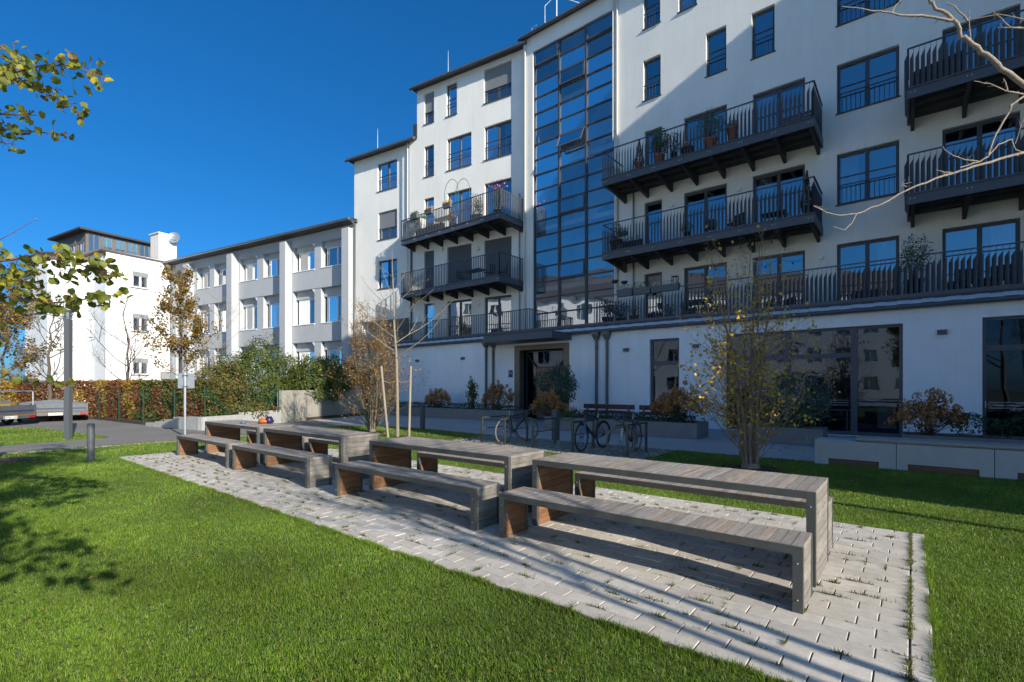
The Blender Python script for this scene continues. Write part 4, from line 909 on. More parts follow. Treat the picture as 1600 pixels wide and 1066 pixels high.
# ================================================================== bicycles
def bicycle(name,label,loc,rz,steer,frame_m,fork_m,tyre_m,drop=True,fenders=False,rack=False):
    t = thing(name,label,'bicycle',(0,0,0),0,None); r = .335; wb = 1.03
    def wheel(cx,ang):
        ax = Vector((math.sin(ang),-math.cos(ang),0)); c = Vector((cx,0,r+.015)); rim = MB(); rim.torus(c,r-.025,.011,ax,36,6)
        a = Vector((0,0,1)); b = ax.cross(a)
        for k in range(20):
            th = 2*math.pi*k/20; d = a*math.cos(th)+b*math.sin(th); th2 = th+(.5 if k%2 else -.5); d2 = a*math.cos(th2)+b*math.sin(th2)
            rim.tube([c+d2*.025+ax*(.03 if k%4<2 else -.03),c+d*(r-.03)],.0018,3,cap=False)
        rim.tube([c-ax*.05,c+ax*.05],.018,8); o = rim.build('wheel',M('steel_dark'),t)
        ty = MB(); ty.torus(c,r-.004,.022,ax,36,8); ty.build('tyre',M(tyre_m),o)
        dk = MB(); dk.torus(c+ax*.035,.07,.008,ax,20,4); dk.build('brake_disc',M('galv'),o)
        return c
    cr = wheel(-wb/2,0); cf = wheel(wb/2,steer)
    bb = Vector((-.1,0,.29)); seat_t = Vector((-.25,0,.80)); head_b = Vector((.40,0,.70)); head_t = Vector((.365,0,.84))
    f = MB(); f.tube([bb,seat_t],.021,8); f.tube([bb,head_b],.028,8); f.tube([seat_t+Vector((.01,0,-.05)),head_t+Vector((0,0,-.03))],.022,8); f.tube([head_b,head_t],.026,8)
    for s in (-1,1):
        f.tube([bb+Vector((0,s*.03,0)),cr+Vector((0,s*.06,0))],.010,6); f.tube([seat_t+Vector((0,s*.015,-.06)),cr+Vector((0,s*.06,0))],.009,6)
    f.build('frame',M(frame_m),t)
    fk = MB(); sx = Vector((math.cos(steer),math.sin(steer),0)); sy = Vector((-math.sin(steer),math.cos(steer),0))
    fk.tube([head_b,head_b+Vector((.02,0,-.03))],.024,8)
    for s in (-1,1): fk.tube([head_b+sy*s*.02+Vector((.01,0,-.02)),head_b+sy*s*.05+Vector((.03,0,-.08)),cf+sy*s*.05],[.02,.018,.012],6)
    fk.build('fork',M(fork_m),t)
    h = MB(); top = head_t+Vector((-.01,0,.06)); h.tube([head_t,top],.015,6); st = top+sx*.09+Vector((0,0,.01)); h.tube([top,st],.015,6)
    if drop:
        for s in (-1,1): h.tube([st,st+sy*s*.20,st+sy*s*.21+sx*.08,st+sy*s*.21+sx*.10+Vector((0,0,-.06)),st+sy*s*.22+sx*.03+Vector((0,0,-.13)),st+sy*s*.22-sx*.04+Vector((0,0,-.13))],.013,6)
        for s in (-1,1): h.tube([st+sy*s*.21+sx*.09,st+sy*s*.2+sx*.11+Vector((0,0,.06))],.012,5)
    else:
        h.tube([st-sy*.31-sx*.03,st-sy*.1,st+sy*.1,st+sy*.31-sx*.03],.012,6)
        for s in (-1,1): h.tube([st+sy*s*.31-sx*.03,st+sy*s*.20-sx*.01],.018,6)
    h.build('handlebar',M('bike_black'),t)
    sd_ = MB(); sp_ = seat_t+Vector((-.03,0,.13)); sd_.tube([seat_t,sp_],.013,6); sd_.build('seat_post',M('galv'),t)
    sa = MB(); sa.hexa([sp_+Vector(v) for v in ((-.14,-.07,0),(.14,-.015,0),(.14,.015,0),(-.14,.07,0),(-.15,-.075,.035),(.15,-.012,.025),(.15,.012,.025),(-.15,.075,.035))]); sa.build('saddle',M('bike_black'),t)
    ck = MB(); ck.torus(bb+Vector((0,-.05,0)),.085,.006,(0,1,0),24,4); ck.tube([bb+Vector((0,-.06,0)),bb+Vector((.08,-.06,-.14))],.009,5); ck.tube([bb+Vector((0,.06,0)),bb+Vector((-.08,.06,.14))],.009,5)
    ck.tube([bb+Vector((.08,-.06,-.14)),bb+Vector((.08,-.15,-.14))],.014,5); ck.tube([bb+Vector((-.08,.06,.14)),bb+Vector((-.08,.15,.14))],.014,5)
    ck.tube([bb+Vector((-.0,-.05,.085)),cr+Vector((0,-.05,.04))],.004,4); ck.tube([bb+Vector((-.0,-.05,-.085)),cr+Vector((0,-.05,-.04))],.004,4); ck.build('crankset',M('steel_dark'),t)
    if fenders:
        for c,ang,a0,a1_ in ((cr,0,20,190),(cf,steer,70,200)):
            d = Vector((math.cos(ang),math.sin(ang),0)); fm = MB(); fm.tube([c+(d*math.cos(R(q))+Vector((0,0,math.sin(R(q)))))*(r+.03) for q in range(a0,a1_,12)],.016,5); fm.build('mudguard',M('bike_black'),t)
    if rack:
        q = MB(); q.tube([seat_t+Vector((-.05,0,-.08)),Vector((-wb/2-.22,.05,.74)),Vector((-wb/2-.22,-.05,.74)),seat_t+Vector((-.05,0,-.08))],.007,5)
        q.tube([Vector((-wb/2-.1,.06,.74)),cr+Vector((0,.07,0))],.006,4); q.tube([Vector((-wb/2-.1,-.06,.74)),cr+Vector((0,-.07,0))],.006,4); q.build('luggage_rack',M('bike_black'),t)
    t.location = loc; t.rotation_euler = (0,0,rz); return t
bicycle('bicycle','black racing bike leaning at the second rack, front wheel turned and pointing at the entrance',(-8.79,11.0,0),R(88),R(-50),'bike_black','bike_black','tyre_tan',True)
bicycle('bicycle','dark blue-black mountain bike facing the camera beside the right racks',(-6.27,10.97,0),R(-92),R(6),'bike_black','bike_blue','tyre',False,True)
bicycle('bicycle','trekking bike with pale blue fork, its front wheel turned flat to the camera',(-5.24,10.9,0),R(-85),R(-58),'bike_black','bike_silver','tyre_tan',True,True,True)

# ================================================================== trailers
def trailer(name,label,loc,rz,L,Wd,n_ax,rack=False):
    t = thing(name,label,'trailer',(0,0,0)); z0 = .42
    b = MB(); b.box(-L,0,-Wd/2,Wd/2,z0,z0+.06)
    b.build('bed',M('brown_wood'),t)
    s = MB()
    s.box(-.03,.0,-Wd/2,Wd/2,z0+.07,z0+.42); s.box(-L,-L+.03,-Wd/2,Wd/2,z0+.07,z0+.42); s.box(-L,-.03,-Wd/2,-Wd/2+.03,z0+.07,z0+.42); s.box(-L,-.03,Wd/2-.03,Wd/2,z0+.07,z0+.42)
    for y in (-Wd/2-.02,Wd/2-.02): s.box(-.02,.02,y,y+.04,z0-.02,z0+.46)
    s.build('side_boards',M('galv_dull'),t)
    st = MB(); st.box(.002,.006,-Wd/2+.05,Wd/2-.05,z0+.16,z0+.23); st.build('blue_stripe',mat('stripe_navy',(.02,.04,.10),.5) if 'stripe_navy' not in MATS else M('stripe_navy'),t)
    lb_ = MB(); lb_.box(-.08,.0,-Wd/2,Wd/2,z0-.12,z0); lb_.build('light_bar',M('galv_dull'),t)
    for y in (-Wd/2+.15,Wd/2-.15):
        q = MB(); q.box(.002,.03,y-.11,y+.11,z0-.1,z0-.0); q.build('tail_light',M('red_paint'),t)
    pq = MB(); pq.box(.002,.012,-.26,.26,z0-.11,z0+.0); po_ = pq.build('number_plate',M('white_paint'),t)
    eb = MB(); eb.box(.0125,.014,-.26,-.22,z0-.11,z0); eb.build('plate_band',M('bike_blue'),po_)
    text_mesh('plate_text','M RU 1169',.095,M('bike_black'),po_,(.016,.02,z0-.055),R(90))
    for k in range(n_ax):
        for y in (-Wd/2+.02,Wd/2-.02):
            x = -L*.45-k*.68+.3*n_ax; w = MB(); w.torus((x,y,.27),.19,.08,(0,1,0),20,8); wo = w.build('wheel',M('tyre'),t); h = MB(); h.tube([(x,y-.06,.27),(x,y+.06,.27)],.12,12); h.build('rim',M('galv'),wo)
    d = MB(); d.tube([(-L,0,.45),(-L-1.2,0,.42)],.05,6); d.tube([(-L,-.5,.45),(-L-.9,0,.42)],.03,6); d.tube([(-L,.5,.45),(-L-.9,0,.42)],.03,6); d.build('drawbar',M('galv'),t)
    if rack:
        q = MB()
        for x in (-.1,-L+.1):
            for y in (-Wd/2,Wd/2): q.tube([(x,y,z0+.4),(x,y,z0+1.0)],.03,6)
        for y in (-Wd/2,Wd/2): q.tube([(-.1,y,z0+1.0),(-L+.1,y,z0+1.0)],.03,6)
        q.tube([(-.1,-Wd/2,z0+1.0),(-.1,Wd/2,z0+1.0)],.03,6); q.build('load_frame',M('galv'),t)
        q = MB(); q.box(-1.4,-.5,-.5,.5,z0+.07,z0+.62); q.build('tool_box',M('pot_grey'),t); q = MB(); q.box(-.45,-.1,-.45,.1,z0+.07,z0+.5); q.build('crate',mat('crate_ochre',(.3,.2,.05),.7),t)
    else:
        q = MB(); rs = random.Random(2); n = 7
        V = [(-L+.05+(L-.1)*i/n,-Wd/2+.05+(Wd-.1)*j/n,z0+.42+.12*math.sin(math.pi*i/n)*math.sin(math.pi*j/n)*rs.uniform(.6,1.6)) for i in range(n+1) for j in range(n+1)]
        q.add(V,[(i*(n+1)+j,(i+1)*(n+1)+j,(i+1)*(n+1)+j+1,i*(n+1)+j+1) for i in range(n) for j in range(n)]); q.build('tarpaulin',M('tarp_grey'),t)
    t.location = loc; t.rotation_euler = (0,0,rz)
trailer('car_trailer','flat galvanised car trailer under a grey cover, its tail to the camera beside the hedge',(-30.2,4.3,-.02),R(-4),3.0,2.25,1)
trailer('car_trailer','larger trailer with load frame and yellow crate at the left edge',(-28.3,2.7,-.02),R(37),4.0,2.0,2,True)
# ================================================================== vegetation
def rot_dir(d, ang, rs):
    a = d.orthogonal().normalized(); b = d.cross(a); t = rs.random()*6.2832
    return (d*math.cos(ang) + (a*math.cos(t)+b*math.sin(t))*math.sin(ang)).normalized()
def limb(mb, p, d, L, r, rs, up=.15, wob=.12, segs=5, sides=5, tip=.35):
    pts = [Vector(p)]; rr = [r]; d = Vector(d).normalized()
    for i in range(segs):
        d = (d + Vector((rs.gauss(0,wob),rs.gauss(0,wob),rs.gauss(0,wob)+up))).normalized()
        pts.append(pts[-1] + d*L/segs); rr.append(r*(1-(1-tip)*(i+1)/segs))
    mb.tube(pts, rr, sides, cap=False); return pts, rr
def branch(mb, p, d, L, r, lev, rs, tips, up=.15, wob=.12, n=(3,5), ang=(.4,.9), shrink=.6, minr=.002):
    pts, rr = limb(mb, p, d, L, r, rs, up, wob, 5 if lev > 0 else 3, 6 if r > .03 else (4 if r > .008 else 3))
    if lev <= 1: tips.extend(pts[1:])
    if lev == 0: return
    for k in range(rs.randint(*n)):
        i = rs.randint(1, len(pts)-1); dd = (pts[i]-pts[i-1]).normalized()
        branch(mb, pts[i], rot_dir(dd, rs.uniform(*ang), rs), L*shrink*rs.uniform(.7,1.2), max(rr[i]*.62,minr), lev-1, rs, tips, up, wob, n, ang, shrink, minr)
def leaves(mb, pts, n, size, rs, spread=.12, flat=.3, asp=.8, zmin=None, zmax=None, hexl=False, wfun=None):
    P = [p for p in pts if (zmin is None or p.z > zmin) and (zmax is None or p.z < zmax)]
    if not P: return
    c = 0; guard = 0
    while c < n and guard < n*6:
        guard += 1; p = rs.choice(P)
        if wfun and rs.random() > wfun(p): continue
        mb.leaf(p + Vector((rs.gauss(0,spread),rs.gauss(0,spread),rs.gauss(0,spread))), size*rs.uniform(.6,1.25), rs, flat, asp, hexl=hexl); c += 1

def multistem(name,label,x,y,H,spread,nst,leafm,nleaf,lsize,seed,barkm='bark_grey',wf=None,lev=2,r0=.045,group=None):
    t = thing(name,label,'tree',(x,y,0),0,group); rs = random.Random(seed); tr = MB(); tips = []
    for k in range(nst):
        a = 2*math.pi*k/nst + rs.uniform(-.3,.3); d = Vector((math.cos(a)*spread,math.sin(a)*spread,1)); L = H*rs.uniform(.78,.98)
        p0 = Vector((x+math.cos(a)*.10,y+math.sin(a)*.10,-.02)); pts, rr = limb(tr,p0,d,L,r0*rs.uniform(.8,1.2),rs,.12,.045,11,7,.18)
        for i in range(1,len(pts)):
            h = pts[i].z/H
            for q in range(rs.randint(2,3)):
                branch(tr,pts[i]+(pts[i-1]-pts[i])*rs.random(),rot_dir((pts[i]-pts[i-1]).normalized(),rs.uniform(.5,1.1),rs),H*.26*(1.25-h)*rs.uniform(.6,1.25),max(rr[i]*.35,.0028),lev-1,rs,tips,.10,.12,(2,4),(.35,.8),.55)
    tr.tube([(x,y,-.05),(x,y,.12)],[.2,.15],10); tr.build('trunk',M(barkm),t)
    cr = MB(); leaves(cr,tips,nleaf,lsize,rs,.05,.2,.8,wfun=wf); cr.build('crown',M(leafm),t,recalc=False)
    return t
# the autumn tree in front of the large window
multistem('autumn_tree','slender multi-stemmed tree with yellow leaves right behind the nearest table',-2.42,10.3,4.6,.085,6,'leaf_olive',2300,.072,11,'bark_red',r0=.034,
          wf=lambda p: max(.06,1.0-max(0,(p.z-1.3))/3.0) * (1.0 if p.z > .6 else .5),lev=3)
multistem('autumn_tree','bushy multi-stemmed tree with orange and yellow leaves left of the staked tree',-14.6,10.25,4.6,.17,9,'leaf_orange',7000,.05,12,'bark_grey',wf=lambda p:1.0 if p.z < 3.2 else .5,lev=3,r0=.034)
for x,y,r in ((-2.42,10.3,.62),(-14.6,10.25,.6),(-12.45,9.73,.25),(-15.1,1.2,.75)):   # mulch rings
    s = MB(); rs = random.Random(int(r*100)); n = 22; rr = [r*rs.uniform(.85,1.15) for _ in range(n)]
    s.add([(x,y,.035)]+[(x+rr[i]*.55*math.cos(6.283*i/n),y+rr[i]*.55*math.sin(6.283*i/n),.03) for i in range(n)]+[(x+rr[i]*math.cos(6.283*i/n),y+rr[i]*math.sin(6.283*i/n),.002) for i in range(n)],
          [(0,1+i,1+(i+1)%n) for i in range(n)]+[(1+i,1+n+i,1+n+(i+1)%n,1+(i+1)%n) for i in range(n)])
    for k in range(int(420*r)):
        a = rs.random()*6.283; q = r*math.sqrt(rs.random())*1.02; s.leaf((x+q*math.cos(a),y+q*math.sin(a),.04),rs.uniform(.02,.06),rs,1.5,.5)
    tag(s.build('mulch',M('soil'),recalc=False),kind='stuff',label='dark bark mulch round a tree foot'); 
# staked bare tree
t = thing('bare_tree','young bare tree tied between two wooden stakes on the lawn','tree',(-12.47,9.7,0)); rs = random.Random(21); tr = MB(); tips = []
pts = [Vector((-12.47,9.7,-.02)),Vector((-12.48,9.7,1.4)),Vector((-12.5,9.68,2.5)),Vector((-12.56,9.64,3.5)),Vector((-12.57,9.62,4.5)),Vector((-12.6,9.6,5.3)),Vector((-12.62,9.6,5.9))]
tr.tube(pts,[.055,.047,.04,.032,.024,.013,.005],8)
for z,dx,L,r in ((2.45,1.0,2.4,.024),(2.7,-.9,1.5,.018),(2.95,.9,2.3,.022),(3.1,-1,1.7,.018),(3.3,.6,1.4,.014),(3.5,-.8,1.5,.015),(3.75,1,1.6,.015),(3.95,-.9,1.5,.013),(4.2,.7,1.0,.011),(4.4,-.6,1.1,.01),(4.7,.6,.8,.009),(4.95,-.6,.7,.008),(2.6,.1,1.2,.012),(3.6,-.1,1.1,.011)):
    d = (_r*dx + _f*rs.uniform(-.5,.5) + Vector((0,0,.55))).normalized(); branch(tr,(-12.52,9.66,z),d,L,r,2,rs,tips,.10,.10,(2,4),(.35,.8),.45)
tr.build('trunk',M('bark_light'),t)
cr = MB(); leaves(cr,tips,26,.05,rs,.02); cr.build('last_leaves',M('leaf_orange'),t,recalc=False)
for (x,y,tx,ty,lbl) in ((-12.71,9.52,-12.87,9.38,'left wooden stake of the tied young tree, leaning left'),(-12.2,9.93,-12.16,9.97,'right wooden stake of the tied young tree')):
    s = thing('tree_stake',lbl,'stake',(x,y,0),0,'stakes of the young tree'); q = MB(); q.tube([(x,y,-.02),(tx,ty,2.24)],[.04,.036],9); q.build('pole',M('stake_wood'),s)
    q = MB(); q.tube([(tx*.82+x*.18,ty*.82+y*.18,1.78),((tx+-12.5)/2,(ty+9.69)/2,1.72),(-12.5,9.69,1.78)],.012,5); q.build('tie_rope',M('rope'),s)

# bushes
def bush(name,label,c,rad,leafm,n,lsize,seed,cat='shrub',stems=True,noise=.25,group=None,shell=.55,asp=.7,parent=None,barkm='bark_dark'):
    cx,cy,cz = c; rx,ry,rz = rad; rs = random.Random(seed)
    t = thing(name,label,cat,(cx,cy,max(cz-rz,0)),0,group)
    if stems:
        s = MB()
        for k in range(9):
            a = rs.random()*6.283; s.tube([(cx+rs.gauss(0,.05),cy+rs.gauss(0,.05),max(cz-rz,0)),(cx+math.cos(a)*rx*.3,cy+math.sin(a)*ry*.3,cz),(cx+math.cos(a)*rx*.65,cy+math.sin(a)*ry*.65,cz+rz*.5*rs.random())],[.02,.012,.005],4,cap=False)
        s.build('stems',M(barkm),t)
    f = MB(); sc = 1.6/max(rx,ry,rz); k = 0
    while k < n:
        d = Vector((rs.gauss(0,1),rs.gauss(0,1),rs.gauss(0,1)))
        if d.length < 1e-3: continue
        d.normalize(); q = shell + (1-shell)*rs.random()**.6; nz = mnoise.noise(Vector((d.x*1.8+seed,d.y*1.8,d.z*1.8)))
        n2 = mnoise.noise(Vector((d.x*5+seed*2,d.y*5,d.z*5))); q *= 1+noise*nz*1.6+noise*.6*n2
        p = Vector((cx+d.x*rx*q,cy+d.y*ry*q,cz+d.z*rz*q))
        if p.z < .02: k += 1; continue
        if mnoise.noise(p*2.7+Vector((seed,0,0))) < -.22 and rs.random() < .7: k += 1; continue
        f.leaf(p,lsize*rs.uniform(.6,1.3),rs,.2,asp,d=d); k += 1
    f.build('foliage',M(leafm),t,recalc=False); return t
bush('round_shrub','large round blue-green shrub beside the entrance',(-11.5,17.2,1.6),(.88,.75,.95),'leaf_blue',6500,.075,31)
bush('round_shrub','blue-green shrub growing in the short planter before the large window',(-2.65,15.85,1.15),(.95,.55,.85),'leaf_blue',4500,.07,32)
def hydrangea(label,x,y,z0,w,h,n,seed):
    t = thing('hydrangea',label,'shrub',(x,y,z0),0,'brown faded hydrangeas in the planters'); rs = random.Random(seed); s = MB(); f = MB(); l = MB()
    for k in range(n):
        a = rs.random()*6.283; q = math.sqrt(rs.random()); tx,ty = x+math.cos(a)*w*q,y+math.sin(a)*.4*q; tz = z0+h*(1-.55*q*q)*rs.uniform(.55,1.0)
        s.tube([(x+rs.gauss(0,.08),y+rs.gauss(0,.06),z0-.05),((x+tx)/2,(y+ty)/2,z0+(tz-z0)*.55),(tx,ty,tz)],[.008,.006,.004],4,cap=False); r = rs.uniform(.07,.115)
        for i in range(60):
            d = Vector((rs.gauss(0,1),rs.gauss(0,1),rs.gauss(0,1))).normalized(); f.leaf(Vector((tx,ty,tz))+Vector((d.x*r,d.y*r,d.z*r*1.15)),.05,rs,0,.9,d=d*2)
        for i in range(3): l.leaf((tx+rs.gauss(0,.08),ty+rs.gauss(0,.08),tz-rs.uniform(.08,.3)),.11,rs,.3,.6)
    s.build('stems',M('bark_dark'),t); f.build('flower_heads',M('hydrangea'),t,recalc=False); l.build('leaves',M('leaf_maple'),t,recalc=False)
hydrangea('brown hydrangea in the left planter, between the wall lamps',-19.3,17.6,.45,.85,1.15,60,41)
hydrangea('brown hydrangea just left of the entrance door',-15.1,17.6,.45,.95,1.45,70,42)
hydrangea('brown hydrangea in front of the round shrub at the entrance',-10.95,15.7,.42,.78,1.1,70,43)
hydrangea('tall brown hydrangea below the narrow shop window',-5.8,15.65,.42,.95,1.35,78,44)
hydrangea('orange-brown hydrangea in the right planter beside the large window',.3,15.6,.4,.72,1.12,60,45)
bush('leafy_plant','tall thin green plant against the blank wall left of the entrance',(-17.1,17.9,1.3),(.32,.3,.85),'leaf_green',600,.11,46,'plant',asp=.8,shell=.1)
def lowplants(label,x0,x1,y,z,h,leafm,seed,n):
    t = thing('ground_cover',label,'plants',((x0+x1)/2,y,z)); rs = random.Random(seed); f = MB()
    for k in range(n):
        x = rs.uniform(x0,x1); hh = h*(.6+.8*abs(mnoise.noise(Vector((x*1.3,seed,0)))))*rs.random()**.6; f.leaf((x,y+rs.gauss(0,.2),z+hh),.075,rs,.2,.45)
    f.build('foliage',M(leafm),t,recalc=False)
lowplants('low dark evergreen edging in the long left planter',-23.4,-14.2,17.75,.45,.42,'leaf_dark',51,3600)
lowplants('low dark plants hanging over the planter behind the bicycles',-10.3,-5.2,15.5,.42,.4,'leaf_dark',52,2600)
lowplants('dark evergreen hedge plants in the right planter',.8,8.3,15.5,.42,.75,'leaf_dark',53,5200)
lowplants('bright green trailing plant at the left end of the planter behind the bikes',-10.2,-9.4,15.15,.36,.3,'leaf_bright',54,420)
t = thing('flower_pot','pot of red flowers beside the dark red bench','flower pot',(-9.75,15.6,.45)); q = MB(); q.lathe((-9.75,15.6,.45),[(.0,0),(.09,0),(.12,.2),(.0,.19)],12); q.build('pot',M('pot_dark'),t)
q = MB(); rs = random.Random(6)
for k in range(160): q.leaf((-9.75+rs.gauss(0,.12),15.6+rs.gauss(0,.1),.72+rs.gauss(0,.08)),.05,rs); 
q.build('flowers',M('leaf_red'),t,recalc=False)

# hedges and shrubs at the left
def hedge(label,pts,h,th,leafms,n,seed,lsize=.075):
    t = thing('hedge',label,'hedge',(pts[0][0],pts[0][1],0)); rs = random.Random(seed)
    segs = [(Vector((*pts[i],0)),Vector((*pts[i+1],0))) for i in range(len(pts)-1)]; W_ = [(b-a).length for a,b in segs]
    ms = [MB() for _ in leafms]; st = MB(); co = MB()
    for a,b in segs:
        d = (b-a).normalized(); nn = Vector((-d.y,d.x,0))
        co_ = [a-nn*th*.25,b-nn*th*.25,b+nn*th*.25,a+nn*th*.25]
        L = (b-a).length
        for k in range(int(L/.22)):
            p = a+d*k*.22+nn*rs.gauss(0,th*.2); tips = []; branch(st,p,Vector((rs.gauss(0,.1),rs.gauss(0,.1),1)),h*.75,.013,1,rs,tips,.1,.1,(3,5),(.3,.7),.4,.002)
    for k in range(n):
        a,b = rs.choices(segs,W_)[0]; d = (b-a).normalized(); nn = Vector((-d.y,d.x,0)); s = rs.random()
        z = h*rs.random()**.75*(1+.06*mnoise.noise(Vector((a.x+s*5,a.y,1))*2)); side = rs.choice((-1,1))*th*.5*(rs.random()**.35)
        p = a+(b-a)*s+nn*(side*(1+.35*mnoise.noise(Vector(((a+(b-a)*s).x*1.7,z*2,seed)))))+Vector((0,0,z+.02))
        i = min(len(leafms)-1,max(0,int((mnoise.noise(p*.8+Vector((seed,0,0)))*1.3+.5)*len(leafms))))
        ms[i].leaf(p,lsize*rs.uniform(.6,1.3),rs,.2,.75)
    st.build('stems',M('bark_dark'),t)
    for m_,k in zip(ms,leafms):
        if m_.f: m_.build('foliage',M(k),t,recalc=False)
hedge('clipped copper-brown beech hedge behind the trailers',[(-36.5,2.4),(-31.6,6.4),(-27.2,6.9)],1.85,.9,['leaf_beech','leaf_beech','leaf_gold'],27000,61,.10)
hedge('looser mixed green and red hedge behind the wire fence',[(-27.2,6.9),(-22.3,7.35),(-21.0,7.9)],1.85,.85,['leaf_mixed','leaf_green','leaf_mixed','leaf_beech'],17000,62,.09)
tq = bush('red_shrub','small shrub with bright red leaves in the hedge beside the sign',(-21.9,7.2,.85),(.55,.35,.5),'leaf_red',260,.08,63,stems=True)
bush('feathery_shrub','large feathery green shrub behind the fence, in front of the white building',(-24.6,10.8,1.9),(2.1,1.8,1.75),'leaf_bright',26000,.12,64,noise=.35,asp=.4)
bush('feathery_shrub','green shrub reaching over the concrete wall',(-23.7,13.2,1.75),(1.6,1.5,1.35),'leaf_bright',16000,.12,65,noise=.3,asp=.4)
bush('leafy_shrub','olive green shrub between the sign and the feathery shrub',(-23.4,8.7,1.4),(1.25,1.1,1.25),'leaf_mixed',9000,.10,66,noise=.3)
bush('leafy_shrub','upright gold-green shrub in front of the pilasters',(-25.6,15.2,1.7),(1.2,1.2,1.6),'leaf_green',8000,.12,67,noise=.3)
bush('leafy_shrub','dark reddish shrub against the end of the white building',(-26.6,17.2,1.6),(1.7,1.2,1.6),'leaf_mixed',8000,.12,68,noise=.3)
bush('leafy_shrub','low green undergrowth behind the kerb wall',(-22.5,9.3,.55),(1.3,1.3,.5),'leaf_mixed',4500,.10,69,noise=.3)
# maple behind the hedge
def crown_tree(name,label,x,y,H,z0,wid,leafm,nleaf,lsize,seed,barkm,r=.07,lev=3,cone=False,wf=None,nmain=16):
    t = thing(name,label,'tree',(x,y,0)); rs = random.Random(seed); tr = MB(); tips = []; n = 8
    pts = [Vector((x+rs.gauss(0,.04)*i*.4,y+rs.gauss(0,.04)*i*.4,-.02+(H)*i/n)) for i in range(n+1)]; tr.tube(pts,[r*(1-.85*i/n) for i in range(n+1)],8)
    for k in range(nmain):
        z = z0+(H-z0)*(k+.5)/nmain*.95; i = min(n-1,int(z/H*n)); f = (1-(z-z0)/(H-z0)); Lb = wid*(.35+.9*f if cone else (.45+.75*math.sin(math.pi*min(.95,max(.1,f)))))*rs.uniform(.75,1.15)
        a = k*2.4+rs.uniform(-.4,.4); d = Vector((math.cos(a),math.sin(a),.65)); branch(tr,pts[i]+(pts[i+1]-pts[i])*rs.random(),d,Lb,r*.34*(1-.5*(z/H)),lev-1,rs,tips,.08,.1,(4,6),(.35,.85),.5)
    tr.build('trunk',M(barkm),t)
    if nleaf:
        c = MB(); leaves(c,tips,nleaf,lsize,rs,.10,.2,.85,wfun=wf); c.build('crown',M(leafm),t,recalc=False)
    return t
crown_tree('maple_tree','young maple with golden brown leaves behind the mixed hedge',-27.1,8.3,6.6,1.3,1.7,'leaf_maple',6000,.11,71,'bark_dark',.06,cone=True)
crown_tree('bare_tree','bare pale branched tree right of the golden maple',-25.9,9.6,5.9,1.7,1.2,None,0,.1,72,'bark_light',.05)
crown_tree('bare_tree','bare multi-branched tree in front of the white corner house, right of the lamp pillar',-29.9,6.9,5.1,.9,2.1,None,0,.1,73,'bark_dark',.10,lev=4,nmain=15)
crown_tree('bare_tree','bare spreading tree left of the lamp pillar',-32.4,4.4,5.0,1.0,2.1,None,0,.1,74,'bark_dark',.11,lev=4,nmain=15)
crown_tree('autumn_tree','autumn tree with brown-green leaves at the far left edge',-37.2,3.3,6.2,1.0,2.0,'leaf_maple',5600,.13,75,'bark_dark',.09)
t = crown_tree('autumn_tree','dark green broad tree behind the left trailer',-40,1.5,6.0,.8,2.8,'leaf_green',5200,.15,76,'bark_dark',.1)

# the tree whose leafy branches reach in from the left, close to the camera
def polylimb(mb,P,r0,r1,sides=6):
    P = [Vector(p) for p in P]; Q = []
    for i in range(len(P)-1):
        for k in range(3): Q.append(P[i].lerp(P[i+1],k/3))
    Q.append(P[-1]); m = len(Q); rq = random.Random(int(P[0].x*1000)); amp = .25*r1+.14*r0
    Q = [q+Vector((rq.gauss(0,amp),rq.gauss(0,amp),rq.gauss(0,amp))) if 0 < i < m-1 else q for i,q in enumerate(Q)]
    for i in range(1,m-1):
        if rq.random() < .45: rr_ = (r0+(r1-r0)*i/(m-1)); mb.ball(Q[i],rr_*1.14,6,5)
        if rq.random() < .3: rr_ = (r0+(r1-r0)*i/(m-1)); mb.tube([Q[i],Q[i]+Vector((rq.gauss(0,1),rq.gauss(0,1),rq.gauss(.3,1))).normalized()*rq.uniform(.02,.07)],[max(.0018,rr_*.4),.001],4)
    mb.tube(Q,[r0+(r1-r0)*i/(m-1) for i in range(m)],sides,cap=True); return Q
t = thing('leafy_tree','tree whose branches with round green and yellow leaves reach in at the left','tree',tuple(sight(-230,604+770*1.6/5.2,5.2)))
base = sight(-230,604+770*1.6/5.2,5.2); base.z = 0; tr = MB(); cr = MB(); rs = random.Random(81)
trunk = [base+Vector((0,0,-.02)),base+Vector((.05,.02,1.2)),base+Vector((.0,.05,2.4)),base+Vector((.1,0,3.6)),base+Vector((.05,.1,5.0))]
tr.tube(trunk,[.09,.08,.065,.05,.02],8)
def leafy(P,d,n,lsize,r0=.010,clump=.05,zs=2.0):
    lsize *= .84
    pts = [sight(x,y,dd) for (x,y,dd) in P]; st = trunk[3] if P[0][1] < 300 else trunk[1]+Vector((0,0,.4))
    Q = polylimb(tr,[st]+pts,r0*1.6,.0025,5)
    Q = Q[3:]; m = len(Q)
    for k in range(n):
        i = min(m-2,int((k/n)*(m-1))); p = Q[i].lerp(Q[i+1],rs.random()); q = p+Vector((rs.gauss(0,clump),rs.gauss(0,clump),rs.gauss(0,clump)-.01))
        tr.tube([p,q],.0012,3,cap=False); cr.leaf(q,lsize*rs.uniform(.7,1.15),rs,.1,1.0,d=-_f*.6,hexl=True)
